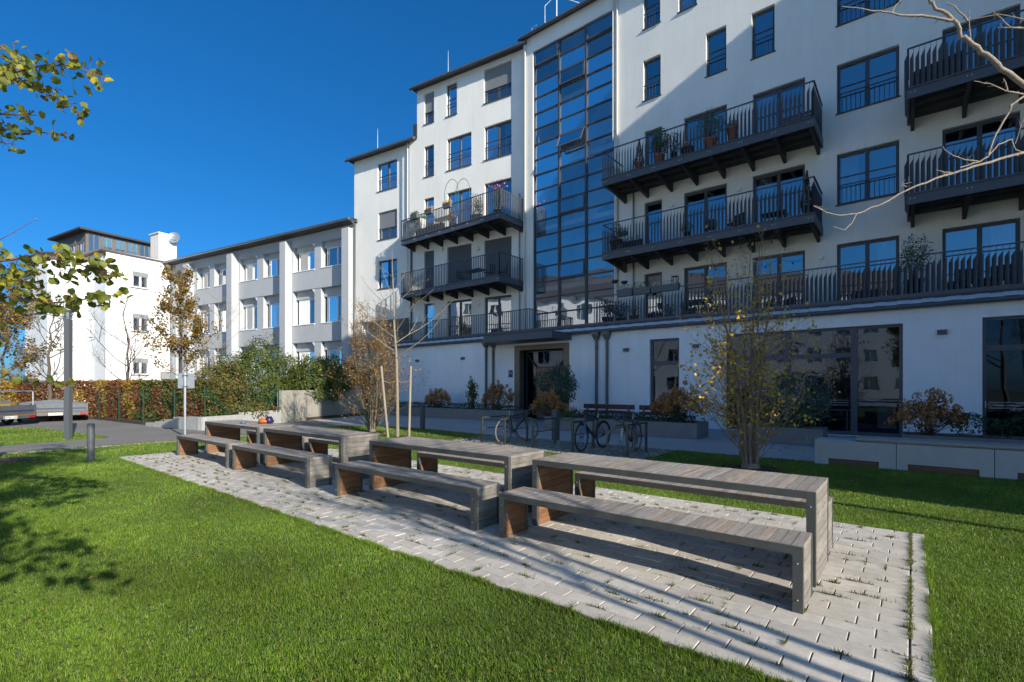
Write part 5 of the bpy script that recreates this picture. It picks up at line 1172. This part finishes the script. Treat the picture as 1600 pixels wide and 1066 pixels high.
for P,n,c in (([(-60,130,4.6),(0,118,4.6),(60,104,4.5),(110,102,4.4),(165,122,4.4)],130,.055),
            ([(-60,150,4.8),(0,113,4.8),(45,128,4.7),(86,152,4.6),(130,184,4.6)],95,.05),
            ([(-60,90,4.9),(0,72,4.9),(25,88,4.9),(50,110,4.9)],55,.05),
            ([(-60,185,4.5),(0,178,4.5),(35,180,4.4),(62,180,4.4)],26,.035),
            ([(-60,195,4.6),(0,201,4.6),(55,206,4.5),(112,214,4.5)],44,.035),
            ([(-60,225,4.4),(0,222,4.4),(25,226,4.4)],12,.04)): leafy(P,0,n,.085,clump=c)
for P,n,c in (([(-80,405,4.1),(0,408,4.0),(60,400,3.9),(110,408,3.8),(150,424,3.8),(181,427,3.8)],170,.06),
            ([(-80,450,4.1),(0,462,4.0),(60,474,3.9),(118,470,3.9),(188,460,3.8)],120,.045),
            ([(-80,430,4.3),(-20,430,4.2),(40,440,4.1),(70,455,4.1)],130,.09),
            ([(-80,560,4.1),(0,580,4.0),(43,600,3.9),(80,597,3.9),(110,598,3.9)],24,.03),
            ([(-80,610,4.0),(0,618,3.9),(12,620,3.9)],8,.04),
            ([(-80,520,4.3),(-10,520,4.2),(20,540,4.2)],10,.06)): leafy(P,0,n,.078,clump=c)
Q = polylimb(tr,[trunk[1]]+[sight(-60,400,4.0),sight(0,375,4.0),sight(57,343,3.9)],.008,.002,4); tr.ball(Q[-1],.008,6,4)
Q = polylimb(tr,[trunk[1]]+[sight(-60,560,4.6),sight(0,500,4.6),sight(60,490,4.6),sight(150,500,4.5)],.008,.002,4)
tr.build('trunk',M('twig_red'),t); cr.build('crown',M('leaf_katsura'),t,recalc=False)

# the bare tree outside the right edge: its limbs reach into the picture
t = thing('bare_tree','bare tree with pale knotty branches reaching in at the upper right','tree',(3.3,7.35,0)); tr = MB(); rs = random.Random(91)
D0 = 4.6
def S_(L_,d=D0): return [sight(x,y,d) for x,y in L_]
tk = [Vector((3.3,7.35,-.02)),Vector((3.3,7.3,1.2)),Vector((3.2,7.3,2.4)),Vector((3.15,7.25,3.6)),Vector((3.2,7.3,5.2)),Vector((3.1,7.4,6.6))]
tr.tube(tk,[.075,.07,.06,.05,.035,.015],10)
polylimb(tr,[tk[2]+Vector((0,0,.3))]+S_([(1640,155),(1600,131),(1565,107),(1542,86),(1520,69),(1501,56),(1490,30),(1462,13),(1452,-4),(1440,-40)]),.027,.010,8)
for L_,a,b,st in (([(1488,32),(1468,30),(1440,24),(1410,24),(1393,20),(1366,18),(1348,14),(1315,10)],.012,.003,None),
    ([(1512,33),(1492,10),(1478,4)],.007,.003,None),([(1517,64),(1514,40),(1515,14)],.006,.002,None),([(1393,20),(1400,8),(1409,0)],.005,.003,None),
    ([(1700,120),(1600,44),(1578,43),(1564,30),(1550,17)],.011,.003,tk[3]),([(1600,44),(1576,44),(1558,43)],.006,.002,None),
    ([(1700,180),(1600,147),(1574,143),(1546,131),(1522,127)],.011,.003,tk[2]),([(1574,143),(1571,128),(1568,122)],.006,.002,None),
    ([(1700,140),(1600,150),(1580,165),(1574,180),(1556,210),(1544,244),(1531,253),(1500,262)],.010,.006,tk[2]),
    ([(1700,230),(1600,238),(1561,249),(1520,261),(1490,271),(1447,285),(1420,296),(1374,321),(1338,334),(1314,337),(1291,332),(1271,322)],.013,.004,tk[2]),
    ([(1338,335),(1331,349),(1320,360),(1302,354)],.006,.003,None),([(1531,253),(1510,250),(1490,244),(1478,236),(1473,229)],.006,.003,None),
    ([(1490,271),(1475,269),(1462,265)],.006,.003,None),([(1544,244),(1560,226),(1580,218),(1587,235),(1600,238)],.006,.005,None),([(1417,292),(1408,289),(1424,285)],.004,.002,None),
    ([(1291,332),(1282,326),(1274,321)],.004,.002,None),([(1700,60),(1600,30),(1560,22),(1520,30)],.007,.002,tk[4]),([(1640,200),(1600,185),(1586,225)],.005,.003,None)):
    polylimb(tr,([st] if st is not None else [])+S_(L_),a*1.15,b,6)
for k in range(22):
    z = 2.6+k*.18; a = rs.random()*6.283; d = Vector((math.cos(a)*.8+.7,math.sin(a)*.8,.6)); branch(tr,(3.2,7.3,z),d,1.6*rs.uniform(.6,1.2),.014,2,rs,[],.1,.12,(2,4))
tr.build('trunk',M('branch_pale'),t)
# trees behind the camera: only their shadows fall into the picture
t = thing('bare_tree','bare two-stemmed tree behind the camera casting long shadows over the paving','tree',(4.6,2.5,0)); tr = MB(); rs = random.Random(95); tips = []
for (x,y,dx,dy) in ((4.6,2.35,-.03,.02),(4.75,2.62,.05,.0),(5.6,1.9,.0,.03)):
    pts,rr = limb(tr,(x,y,-.02),(dx,dy,1),6.0,.06,rs,.1,.03,9,8,.2)
    for i in range(5,10):
        for q in range(4): branch(tr,pts[i],rot_dir(Vector((0,0,1)),rs.uniform(.5,1.0),rs),1.5,.02,2,rs,tips,.12,.12,(2,4))
tr.build('trunk',M('bark_grey'),t)
t = thing('leafy_tree','leafy tree behind the camera shading the lawn at the left','tree',(-.1,-1.6,0)); tr = MB(); rs = random.Random(97); tips = []
pts,rr = limb(tr,(-.1,-1.9,-.02),(-.02,.10,1),5.8,.05,rs,.1,.02,10,8,.25)
for i in range(4,11):
    for q in range(5): branch(tr,pts[i],rot_dir(Vector((0,0,1)),rs.uniform(.7,1.2),rs),1.15,.018,2,rs,tips,.05,.12,(3,5))
tr.build('trunk',M('bark_grey'),t); c = MB(); leaves(c,tips,6500,.11,rs,.10,.2,.95); c.build('crown',M('leaf_katsura'),t,recalc=False)

# ---- grass
def in_poly(px,py,P):
    c = np.zeros(px.shape,bool); n = len(P)
    for i in range(n):
        x0,y0 = P[i]; x1,y1 = P[(i+1)%n]; k = ((y0 > py) != (y1 > py)); xi = (x1-x0)*(py-y0)/((y1-y0) if y1 != y0 else 1e-9)+x0; c ^= k & (px < xi)
    return c
rng = np.random.default_rng(7)
def vis(x,y):
    d = _f.x*x+_f.y*y; l = _r.x*x+_r.y*y; return (d > .8) & (np.abs(l) < 1.12*d+.6)
PAV = [(-13.85,2.95),(.11,2.95),(.11,6.85),(-13.85,6.85)]
def blades(X,Y,h,w,z=0.0,spl=.55):
    n = len(X); a = rng.uniform(0,6.283,n); ln = rng.normal(0,spl,n)*h; a2 = rng.uniform(0,6.283,n)
    v = np.zeros((n,3,3)); v[:,0,0] = X-np.cos(a)*w; v[:,0,1] = Y-np.sin(a)*w; v[:,1,0] = X+np.cos(a)*w; v[:,1,1] = Y+np.sin(a)*w
    v[:,2,0] = X+np.cos(a2)*ln; v[:,2,1] = Y+np.sin(a2)*ln; v[:,0,2] = z; v[:,1,2] = z; v[:,2,2] = z+h; return v
def grass_mesh(name,V,m,label):
    n = len(V); me = bpy.data.meshes.new(name); me.vertices.add(n*3); me.vertices.foreach_set('co',V.reshape(-1).astype(np.float32))
    me.loops.add(n*3); me.loops.foreach_set('vertex_index',np.arange(n*3,dtype=np.int32)); me.polygons.add(n); me.polygons.foreach_set('loop_start',np.arange(0,n*3,3,dtype=np.int32))
    me.polygons.foreach_set('loop_total',np.full(n,3,np.int32)); me.update(calc_edges=True); me.materials.append(m)
    o = bpy.data.objects.new(name,me); COL.objects.link(o); return tag(o,label,'grass',kind='stuff')
mat('grass_blade',(.1,.2,.03),island_cols=[(.08,.155,.009),(.135,.235,.014),(.19,.295,.02),(.105,.195,.011),(.22,.30,.03),(.09,.17,.02),(.36,.33,.09)],trans=.4,rough=.5,var2=.38,v2scale=.55,var=.2,scale=3)
out = []
for dmin,dmax,dens,w,h in ((1.5,4.2,12000,.0024,.026),(4.2,6.5,6500,.0032,.028),(6.5,10,2800,.0045,.030),(10,16,1000,.007,.034),(16,26,340,.012,.04)):
    A = 30*26; n = int(dens*A); X = rng.uniform(-28,2.5 if dmax < 12 else 4,n); Y = rng.uniform(-2,13,n)
    k = vis(X,Y); X,Y = X[k],Y[k]; d = _f.x*X+_f.y*Y; k = (d >= dmin) & (d < dmax); X,Y = X[k],Y[k]
    keep = int(dens*0)+len(X)
    frac = 1.0; ar = 30.5*15/A; k = rng.random(len(X)) < ar; X,Y = X[k],Y[k]
    k = (in_poly(X,Y,LAWNS[0])|in_poly(X,Y,LAWNS[1])) & ~in_poly(X,Y,PAV); X,Y = X[k],Y[k]
    pt_ = np.sin(X*1.7+np.sin(Y*2.3)*1.4)*np.sin(Y*1.9+np.sin(X*1.1)*1.7); hh = h*rng.uniform(.45,1.3,len(X))*(1+.28*pt_); edge = (np.abs(Y-2.95) < .06)|(np.abs(Y-6.85) < .06); hh[edge] *= 1.25
    out.append(blades(X,Y,hh,np.full(len(X),w)))
fx = []; fy = []
for (ax,ay,bx,by,nn) in ((-13.8,2.955,.1,2.955,26000),(.112,2.95,.112,6.85,9000),(-13.8,6.855,.1,6.855,12000),(-13.84,2.95,-13.84,6.85,2500)):
    t_ = rng.uniform(0,1,nn); fx.append(ax+(bx-ax)*t_+rng.normal(0,.012,nn)); fy.append(ay+(by-ay)*t_+rng.normal(0,.012,nn))
fx = np.concatenate(fx); fy = np.concatenate(fy); wv = .6+.4*np.sin(fx*9+fy*7)+.3*np.sin(fx*23+fy*17); k = rng.random(len(fx)) < wv; fx, fy = fx[k], fy[k]
out.append(blades(fx,fy,rng.uniform(.025,.06,len(fx)),np.full(len(fx),.003)))
V = np.concatenate(out); print('BLADES',len(V)); grass_mesh('grass',V,M('grass_blade'),'short green grass of the lawns')
# clover and broad leaves mixed into the near lawn
cl = MB(); rs = random.Random(12)
for k in range(2600):
    d = 2.6+rs.random()**1.5*5; p = sight(rs.uniform(-100,1700),604,d); p.z = .02+rs.random()*.02
    if -13.9 < p.x < .14 and 2.9 < p.y < 6.9: continue
    if p.y > 9.7 or p.x < -16.5: continue
    for q in range(3): cl.leaf(p+Vector((rs.gauss(0,.008),rs.gauss(0,.008),0)),.016,rs,2.5,.9)
tag(cl.build('clover',M('leaf_bright'),recalc=False),'clover leaves scattered in the near lawn','clover',kind='stuff')
# weeds in the paving joints
X=[];Y=[];H_=[]
rs = random.Random(14)
for (x,y) in TUFT:
    dens = .46 if (y < 3.9 or x > -1.2 or y > 5.9) else .22
    if rs.random() < dens and -13.8 < x < .1:
        n = rs.randint(12,50); ln = rs.uniform(.015,.07); al = rs.random() < .75
        for k in range(n):
            g = rs.gauss(0,ln); X.append(x+(g if al else rs.gauss(0,.004))); Y.append(y+(rs.gauss(0,.005) if al else g)); H_.append(rs.uniform(.014,.042))
for k in range(1500):
    y = 2.97+rs.random()*3.85
    if mnoise.noise(Vector((0,y*2.5,3))) > -.15: X.append(-.01+rs.gauss(0,.008)); Y.append(y); H_.append(rs.uniform(.01,.035))
for k in range(16000):
    i = rs.randint(0,26); y = 2.97+.145*i; x = -13.8+rs.random()*13.8
    if mnoise.noise(Vector((x*2.2,y*7,5))) > .17: X.append(x); Y.append(y+rs.gauss(0,.004)); H_.append(rs.uniform(.006,.016))
for (a,b,c,d,n) in ((-10.65,-4.6,9.9,12.15,5200),(-17.0,-16.55,-4,11,3500)):
    for k in range(n): X.append(rs.uniform(a,b)); Y.append(rs.uniform(c,d)); H_.append(rs.uniform(.01,.03))
X,Y,H_ = map(np.array,(X,Y,H_)); mat('moss_green',(.08,.1,.02),island_cols=[(.10,.13,.02),(.15,.16,.03),(.08,.11,.02),(.19,.17,.05)],trans=.3)
grass_mesh('joint_weeds',blades(X,Y,H_,np.full(len(X),.0035),.019,.8),M('moss_green'),'moss and weeds growing in the paving joints')
# fallen leaves
fl = MB(); rs = random.Random(15)
for k in range(520):
    c = rs.choice(((-2.46,10.6,1.9),(-14.6,10.2,2.0),(-6,8,4.5),(-11,11,2.5),(-3,1.5,3.5))); x = rs.gauss(c[0],c[2]*.6); y = rs.gauss(c[1],c[2]*.5)
    if y < 12.1: fl.leaf((x,y,.035),rs.uniform(.025,.05),rs,3,.8)
tag(fl.build('fallen_leaves',M('leaf_gold'),recalc=False),'fallen yellow leaves scattered over lawn and paving','leaves',kind='stuff')
# ================================================================== pots and plants on the balconies
def pot(label,x,y,z,r,h,m='terracotta',plant=None,pr=(.3,.3,.4),leafm='leaf_green',n=500,ls=.07,seed=1,name='potted_plant',cat='potted plant',asp=.5,shell=.2):
    t = thing(name,label,cat,(x,y,z)); q = MB(); q.lathe((x,y,z),[(0,0),(r*.72,0),(r,h*.88),(r*1.06,h*.88),(r*1.06,h),(r*.9,h),(r*.88,h*.9),(0,h*.9)],16); q.build('pot',M(m),t); rs = random.Random(seed)
    s = MB(); f = MB(); cz = z+h+pr[2]
    s.tube([(x,y,z+h*.8),(x,y,z+h+pr[2]*.9)],[.02,.008],5)
    if plant == 'cone':
        for k in range(n):
            u = rs.random()**1.3; a = rs.random()*6.283; rr = pr[0]*(1-u)*rs.uniform(.7,1.05); f.leaf((x+math.cos(a)*rr,y+math.sin(a)*rr,z+h+2*pr[2]*u),ls,rs,.3,asp)
    else:
        for k in range(14):
            a = rs.random()*6.283; e = Vector((x+math.cos(a)*pr[0]*.8,y+math.sin(a)*pr[1]*.8,cz+pr[2]*rs.uniform(-.3,.85))); s.tube([(x,y,z+h),((x+e.x)/2,(y+e.y)/2,(z+h+e.z)/2+.05),e],[.008,.006,.003],4,cap=False)
        for k in range(n):
            d = Vector((rs.gauss(0,1),rs.gauss(0,1),rs.gauss(0,1))).normalized(); q_ = shell+(1-shell)*rs.random()**.5; q_ *= 1+.35*mnoise.noise(d*2+Vector((seed,0,0))); f.leaf((x+d.x*pr[0]*q_,y+d.y*pr[1]*q_,cz+d.z*pr[2]*q_),ls*rs.uniform(.6,1.2),rs,.1,asp)
    s.build('stem',M('bark_dark'),t); f.build('foliage',M(leafm),t,recalc=False); return t
Z3 = 10.65
pot('dark conifer in a terracotta pot, leftmost on the top balcony',-8.89,19.45,Z3,.19,.34,plant='cone',pr=(.22,.22,.5),leafm='leaf_dark',n=900,ls=.06,seed=2)
pot('tall laurel bush in a terracotta pot on the top balcony, beside the small conifer',-8.02,19.45,Z3,.22,.4,pr=(.42,.35,.55),leafm='leaf_green',n=1000,ls=.09,seed=3)
pot('loose twiggy shrub in a dark pot right of the tall laurel',-7.42,19.45,Z3,.15,.3,'pot_dark',pr=(.38,.3,.42),leafm='leaf_dark',n=330,ls=.08,seed=4,shell=.5)
pot('white chrysanthemum in a round dark bowl on the top balcony',-6.88,19.45,Z3,.24,.35,'pot_dark',pr=(.24,.22,.16),leafm='petal_white',n=420,ls=.05,seed=5)
pot('oleander in a terracotta pot on the top balcony, in front of the double door',-5.98,19.45,Z3,.24,.4,pr=(.55,.4,.58),leafm='leaf_green',n=1000,ls=.1,seed=6,asp=.25)
pot('small dark plant in a terracotta pot, rightmost on the top balcony',-5.18,19.45,Z3,.2,.6,pr=(.2,.2,.14),leafm='leaf_dark',n=260,ls=.07,seed=7)
for x,r,l in ((-8.0,.09,'small silver ball on the top balcony floor, by the tall laurel'),(-6.6,.13,'silver ball between the chrysanthemum and the oleander')):
    q = MB(); q.ball((x,19.75,Z3+r),r,14,9); tag(q.build('garden_ball',M('galv'),loc=(x,19.75,Z3+r)),l,'ball')
def table_like(name,label,cat,x,y,z,L,W_,H,m,leg=.04,back=False):
    t = thing(name,label,cat,(x,y,z)); q = MB()
    for i in range(5): q.box(x-L/2,x+L/2,y-W_/2+W_*i/5+.006,y-W_/2+W_*(i+1)/5-.006,z+H-.03,z+H)
    q.build('seat' if back else 'table_top',M(m),t)
    for sx in (-1,1):
        for sy in (-1,1): q = MB(); q.box(x+sx*(L/2-leg)-leg/2,x+sx*(L/2-leg)+leg/2,y+sy*(W_/2-leg)-leg/2,y+sy*(W_/2-leg)+leg/2,z,z+H-.03); q.build('leg',M(m),t)
    if back:
        q = MB()
        for i in range(3): q.box(x-L/2,x+L/2,y+W_/2-.03,y+W_/2,z+H+.08+i*.14,z+H+.18+i*.14)
        q.build('backrest',M(m),t)
table_like('balcony_bench','brown wooden bench at the right end of the top balcony','bench',-3.15,20.3,Z3,1.2,.45,.42,'brown_wood',back=True)
t = thing('wire_rack','small wrought wire stand on the top balcony floor near its left end','stand',(-9.75,19.8,Z3)); q = MB()
for k in range(4): q.torus((-9.95+k*.14,19.8,Z3+.12),.07,.008,(.2,1,0),12,4)
q.build('scroll',M('under_dark'),t)
Z2 = 7.43
def box_planter(label,x,y,z,L,m,leafm,seed,n=200,h=.2,ls=.06,ph=.18,name='planter_trough'):
    t = thing(name,label,'planter box',(x,y,z)); q = MB(); a = .11
    q.hexa([(x-L/2+.03,y-a+.03,z),(x+L/2-.03,y-a+.03,z),(x+L/2-.03,y+a-.03,z),(x-L/2+.03,y+a-.03,z),(x-L/2,y-a,z+h),(x+L/2,y-a,z+h),(x+L/2,y+a,z+h),(x-L/2,y+a,z+h)]); q.build('trough',M(m),t)
    f = MB(); rs = random.Random(seed)
    for k in range(n): f.leaf((x+rs.uniform(-L/2,L/2),y+rs.gauss(0,.07),z+h+ph*rs.random()),ls,rs,.2,.5)
    f.build('plants',M(leafm),t,recalc=False); return t
pot('round clipped bush in a dark square pot at the left end of the middle balcony',-9.95,19.45,Z2,.28,.5,'pot_dark',pr=(.25,.25,.38),leafm='leaf_dark',n=700,ls=.05,seed=12,shell=.7)
box_planter('dark trough on the middle balcony floor left of the narrow door',-9.25,19.6,Z2,.85,'pot_dark','leaf_green',13,90,.38,ph=.2)
pot('low herbs in a grey pot beside the clipped bush',-9.77,19.45,Z2,.2,.22,'pot_grey',pr=(.2,.2,.12),leafm='leaf_mixed',n=160,ls=.06,seed=14)
t = box_planter('hanging basket on the left end rail of the middle balcony',-9.98,20.1,Z2+.85,.4,'pot_grey','leaf_mixed',15,120,.18)
pot('bushy pale green plant on the middle balcony, before the double door',-6.88,19.45,Z2,.16,.25,'pot_dark',pr=(.3,.25,.2),leafm='leaf_bright',n=220,ls=.07,seed=16)
pot('tall slim evergreen at the right end of the middle balcony',-2.79,19.45,Z2,.17,.35,'pot_dark',plant='cone',pr=(.22,.22,.6),leafm='leaf_dark',n=900,ls=.08,seed=17)
def chair(label,x,y,z,rz,m,name='balcony_chair'):
    t = thing(name,label,'chair',(0,0,0)); q = MB(); q.box(-.24,.24,-.24,.24,.42,.46); q.build('seat',M(m),t); q = MB(); q.box(-.24,.24,.2,.24,.5,.86); q.build('backrest',M(m),t)
    for sx in (-1,1):
        for sy in (-1,1): q = MB(); q.tube([(sx*.21,sy*.21,.0),(sx*.21,sy*.21,.42)],.014,5); q.build('leg',M('steel_dark'),t)
        q = MB(); q.tube([(sx*.23,-.2,.46),(sx*.23,-.2,.64),(sx*.23,.2,.66)],.014,5); q.build('armrest',M('steel_dark'),t)
    t.location = (x,y,z); t.rotation_euler = (0,0,rz); return t
chair('dark chair on the middle balcony, left of the tall double door mullion',-6.2,20.1,Z2,R(20),'pot_dark'); chair('dark chair on the middle balcony right of the other dark chair',-5.3,20.2,Z2,R(-30),'pot_dark')
table_like('balcony_table','low dark table on the middle balcony near the slim evergreen','table',-3.9,20.1,Z2,.8,.6,.5,'pot_dark')
# terrace
ZT = 4.31
box_planter('left of two troughs hooked on the terrace rail left of the narrow door',-9.45,19.27,5.42,.72,'pot_grey','leaf_mixed',21,150,.3)
box_planter('right of two troughs hooked on the terrace rail left of the narrow door',-8.68,19.27,5.42,.75,'pot_grey','leaf_green',22,190,.28,ph=.25)
box_planter('long trough with white flowers hooked on the terrace rail before the narrow door',-7.85,19.27,5.42,.85,'pot_grey','petal_white',23,120,.26)
q_ = box_planter('small pot with a lantern on the terrace rail right of the white flowers',-7.3,19.27,5.42,.36,'pot_grey','leaf_green',24,20,.26,name='rail_pot')
t = thing('lantern','small wooden lantern standing in the rail pot','lantern',(-7.3,19.27,5.68)); l = MB()
for dx in (-.1,.1):
    for dy in (-.08,.08): l.box(-7.3+dx-.012,-7.3+dx+.012,19.27+dy-.012,19.27+dy+.012,5.68,5.95)
l.box(-7.42,-7.18,19.17,19.37,5.95,5.98); l.build('housing',M('brown_wood'),t); l = MB(); l.cyl((-7.3,19.27),.04,5.68,5.8,10); l.build('candle',M('petal_white'),t)
pot('small rose bush in a terracotta pot on the terrace floor',-9.25,19.75,ZT,.19,.34,pr=(.3,.25,.3),leafm='leaf_orange',n=110,ls=.06,seed=25)
pot('tall leafy plant in the left corner of the terrace',-10.6,19.9,ZT,.25,.4,'pot_grey',pr=(.35,.5,.45),leafm='leaf_bright',n=500,ls=.09,seed=26)
pot('purple and green shrub in a dark pot at the terrace corner',-10.3,20.6,ZT,.22,.4,'pot_dark',pr=(.4,.35,.4),leafm='leaf_dark',n=420,ls=.08,seed=27)
pot('red-flowered plant in a blue pot before the terrace double door',-7.9,20.2,ZT,.2,.3,'bike_blue',pr=(.3,.25,.25),leafm='leaf_mixed',n=260,ls=.07,seed=28)
pot('yellow-potted plant on the terrace right of the blue pot',-7.2,20.1,ZT+.1,.15,.25,'yellow_paint',pr=(.25,.25,.25),leafm='leaf_green',n=220,ls=.07,seed=29)
pot('slender tree in a dark pot behind the slatted rail, between the large windows',.05,19.75,ZT,.25,.6,'pot_dark',pr=(.42,.38,.72),leafm='leaf_green',n=700,ls=.09,seed=30,shell=.1)
for x,y,z,l in ((-10.2,19.8,6.15,'left hanging bowl under the middle balcony'),(-9.75,19.8,6.05,'right hanging bowl under the middle balcony')):
    t = thing('hanging_bowl',l,'hanging pot',(x,y,z)); q = MB(); q.lathe((x,y,z),[(0,0),(.1,.02),(.16,.13),(.15,.14),(.0,.12)],14); q.build('bowl',M('pot_dark'),t)
    q = MB()
    for k in range(3): q.tube([(x+.15*math.cos(2.1*k),y+.15*math.sin(2.1*k),z+.13),(x,y,7.1)],.004,3)
    q.build('cords',M('rope'),t)
t = thing('string_lights','drooping cord of small bulbs under the middle balcony','string lights',(-7,19.5,7.0)); q = MB(); b = MB(); P = []
for k in range(41):
    x = -8.3+5.2*k/40; z = 7.02-.22*abs(math.sin(k/40*math.pi*4)); P.append((x,19.45,z))
    if k % 4 == 2: b.ball((x,19.45,z-.08),.035,7,5); b.tube([(x,19.45,z),(x,19.45,z-.05)],.012,5)
q.tube(P,.007,4); q.build('cord',M('under_dark'),t); b.build('bulb',M('under_dark'),t)
for i,(x,l) in enumerate(((1.3,'dark chair on the right terrace, left of the large reflecting door'),(2.0,'dark chair on the right terrace in front of the large reflecting door'))): chair(l,x,20.1,ZT,R(15-30*i),'pot_dark')
t = thing('covered_barbecue','large object under a black cover on the upper right balcony','barbecue',(.62,20.2,Z3)); q = MB()
q.hexa([(.0,19.75,Z3),(1.3,19.75,Z3),(1.3,20.6,Z3),(.0,20.6,Z3),(.05,19.8,Z3+.75),(1.2,19.8,Z3+.95),(1.2,20.5,Z3+.95),(.05,20.5,Z3+.75)]); q.build('cover',mat('black_cover',(.02,.022,.025),.75,bump=.6,bscale=6),t)
# left balconies
def pm(u,v,z): return FM(u,v,z)
ZL = 10.6
for u,v,z,l,leafm,s in ((5.45,1.6,11.72,'grey rail trough with yellow blooms left of the plant arch','petal_yellow',31),(3.9,1.55,11.98-.08,'grey rail trough with yellow blooms right under the plant arch','petal_yellow',32),(6.75,1.2,11.62,'dark rail trough with tufted grass near the left end of the upper left balcony','leaf_bright',33)):
    p = pm(u,0,z); box_planter(l,p.x,19.2,11.62,.62,'pot_grey',leafm,s,260,.26,ph=.14,ls=.07)
t = thing('plant_arch','green wire plant arch on the upper left balcony','trellis',(-20,19.6,ZL)); q = MB()
for dx,dy in ((0,0),(.55,.35)):
    c = Vector((-20.3+dx,19.55+dy,ZL)); 
    q.tube([c+Vector((-.55+.0,0,0)),c+Vector((-.55,0,2.0))]+[c+Vector((-.55*math.cos(k*math.pi/10),0,2.0+.75*math.sin(k*math.pi/10))) for k in range(1,10)]+[c+Vector((.55,0,2.0)),c+Vector((.55,0,0))],.016,5)
q.build('hoops',M('tarp_green'),t)
pot('tall pink-flowering plant at the right end of the upper left balcony',-17.0,19.75,ZL,.2,.35,'pot_grey',pr=(.4,.35,.7),leafm='leaf_bright',n=420,ls=.08,seed=41,shell=.1)
t = thing('flower_cluster','bright pink cosmos flowers above the rail at the right end of the upper left balcony','flowers',(-17.0,19.7,12.0)); f = MB(); rs = random.Random(3)
for k in range(60): f.leaf((-17.0+rs.gauss(0,.3),19.7+rs.gauss(0,.15),12.15+rs.gauss(0,.13)),.09,rs,.5,.9)
f.build('petals',M('petal_pink'),t,recalc=False)
pot('spindly magenta-flowered plant in the middle of the upper left balcony',-18.6,19.6,ZL,.2,.35,'pot_grey',pr=(.5,.3,.65),leafm='leaf_mixed',n=380,ls=.07,seed=42,shell=.1)
pot('bright green upright plant behind the rods of the upper left balcony',-18.2,19.6,ZL,.2,.3,'pot_grey',pr=(.28,.25,.45),leafm='leaf_bright',n=500,ls=.09,seed=43,asp=.3)
pot('trailing green plant at the left end of the upper left balcony',-23.2,19.6,ZL,.18,.35,'pot_grey',pr=(.45,.25,.5),leafm='leaf_mixed',n=300,ls=.08,seed=44,shell=.2)
pot('orange-leaved plant low behind the rods under the plant arch',-20.2,19.55,ZL,.18,.25,'terracotta',pr=(.4,.25,.4),leafm='leaf_orange',n=260,ls=.07,seed=45,shell=.2)
table_like('balcony_table','white table on the upper left balcony','table',-21.0,19.75,ZL,1.5,.6,.75,'white_paint')
t = thing('raised_planter','wooden raised planter under a green cover at the left end of the upper left balcony','planter',(-23.6,19.7,ZL)); q = MB(); q.box(-24.1,-22.9,19.5,19.9,ZL+.5,ZL+1.15)
for x in (-24.08,-22.98):
    for y in (19.52,19.82): q.box(x,x+.06,y,y+.06,ZL,ZL+.5)
q.build('box',M('white_paint'),t); q = MB(); q.hexa([(-24.15,19.42,ZL+1.16),(-22.85,19.42,ZL+1.16),(-22.85,19.95,ZL+1.16),(-24.15,19.95,ZL+1.16),(-24.15,19.5,ZL+1.2),(-22.85,19.5,ZL+1.2),(-22.85,19.95,ZL+1.38),(-24.15,19.95,ZL+1.38)]); q.build('lid',M('tarp_green'),t)
box_planter('long dark trough on the floor of the upper left balcony',-22.0,19.5,ZL,2.2,'pot_dark','leaf_mixed',46,260,.4,ph=.3)
ZM = 7.33
table_like('balcony_table','dark table on the lower left balcony','table',-18.9,20.0,ZM,1.3,.7,.72,'pot_dark')
for x,y,rz,l in ((-19.9,20.0,R(90),'dark chair at the left side of the table on the lower left balcony'),(-17.8,20.0,R(-90),'dark chair at the right side of the table on the lower left balcony'),(-17.1,20.3,R(-60),'dark chair in the right corner of the lower left balcony')): chair(l,x,y,ZM,rz,'pot_dark')
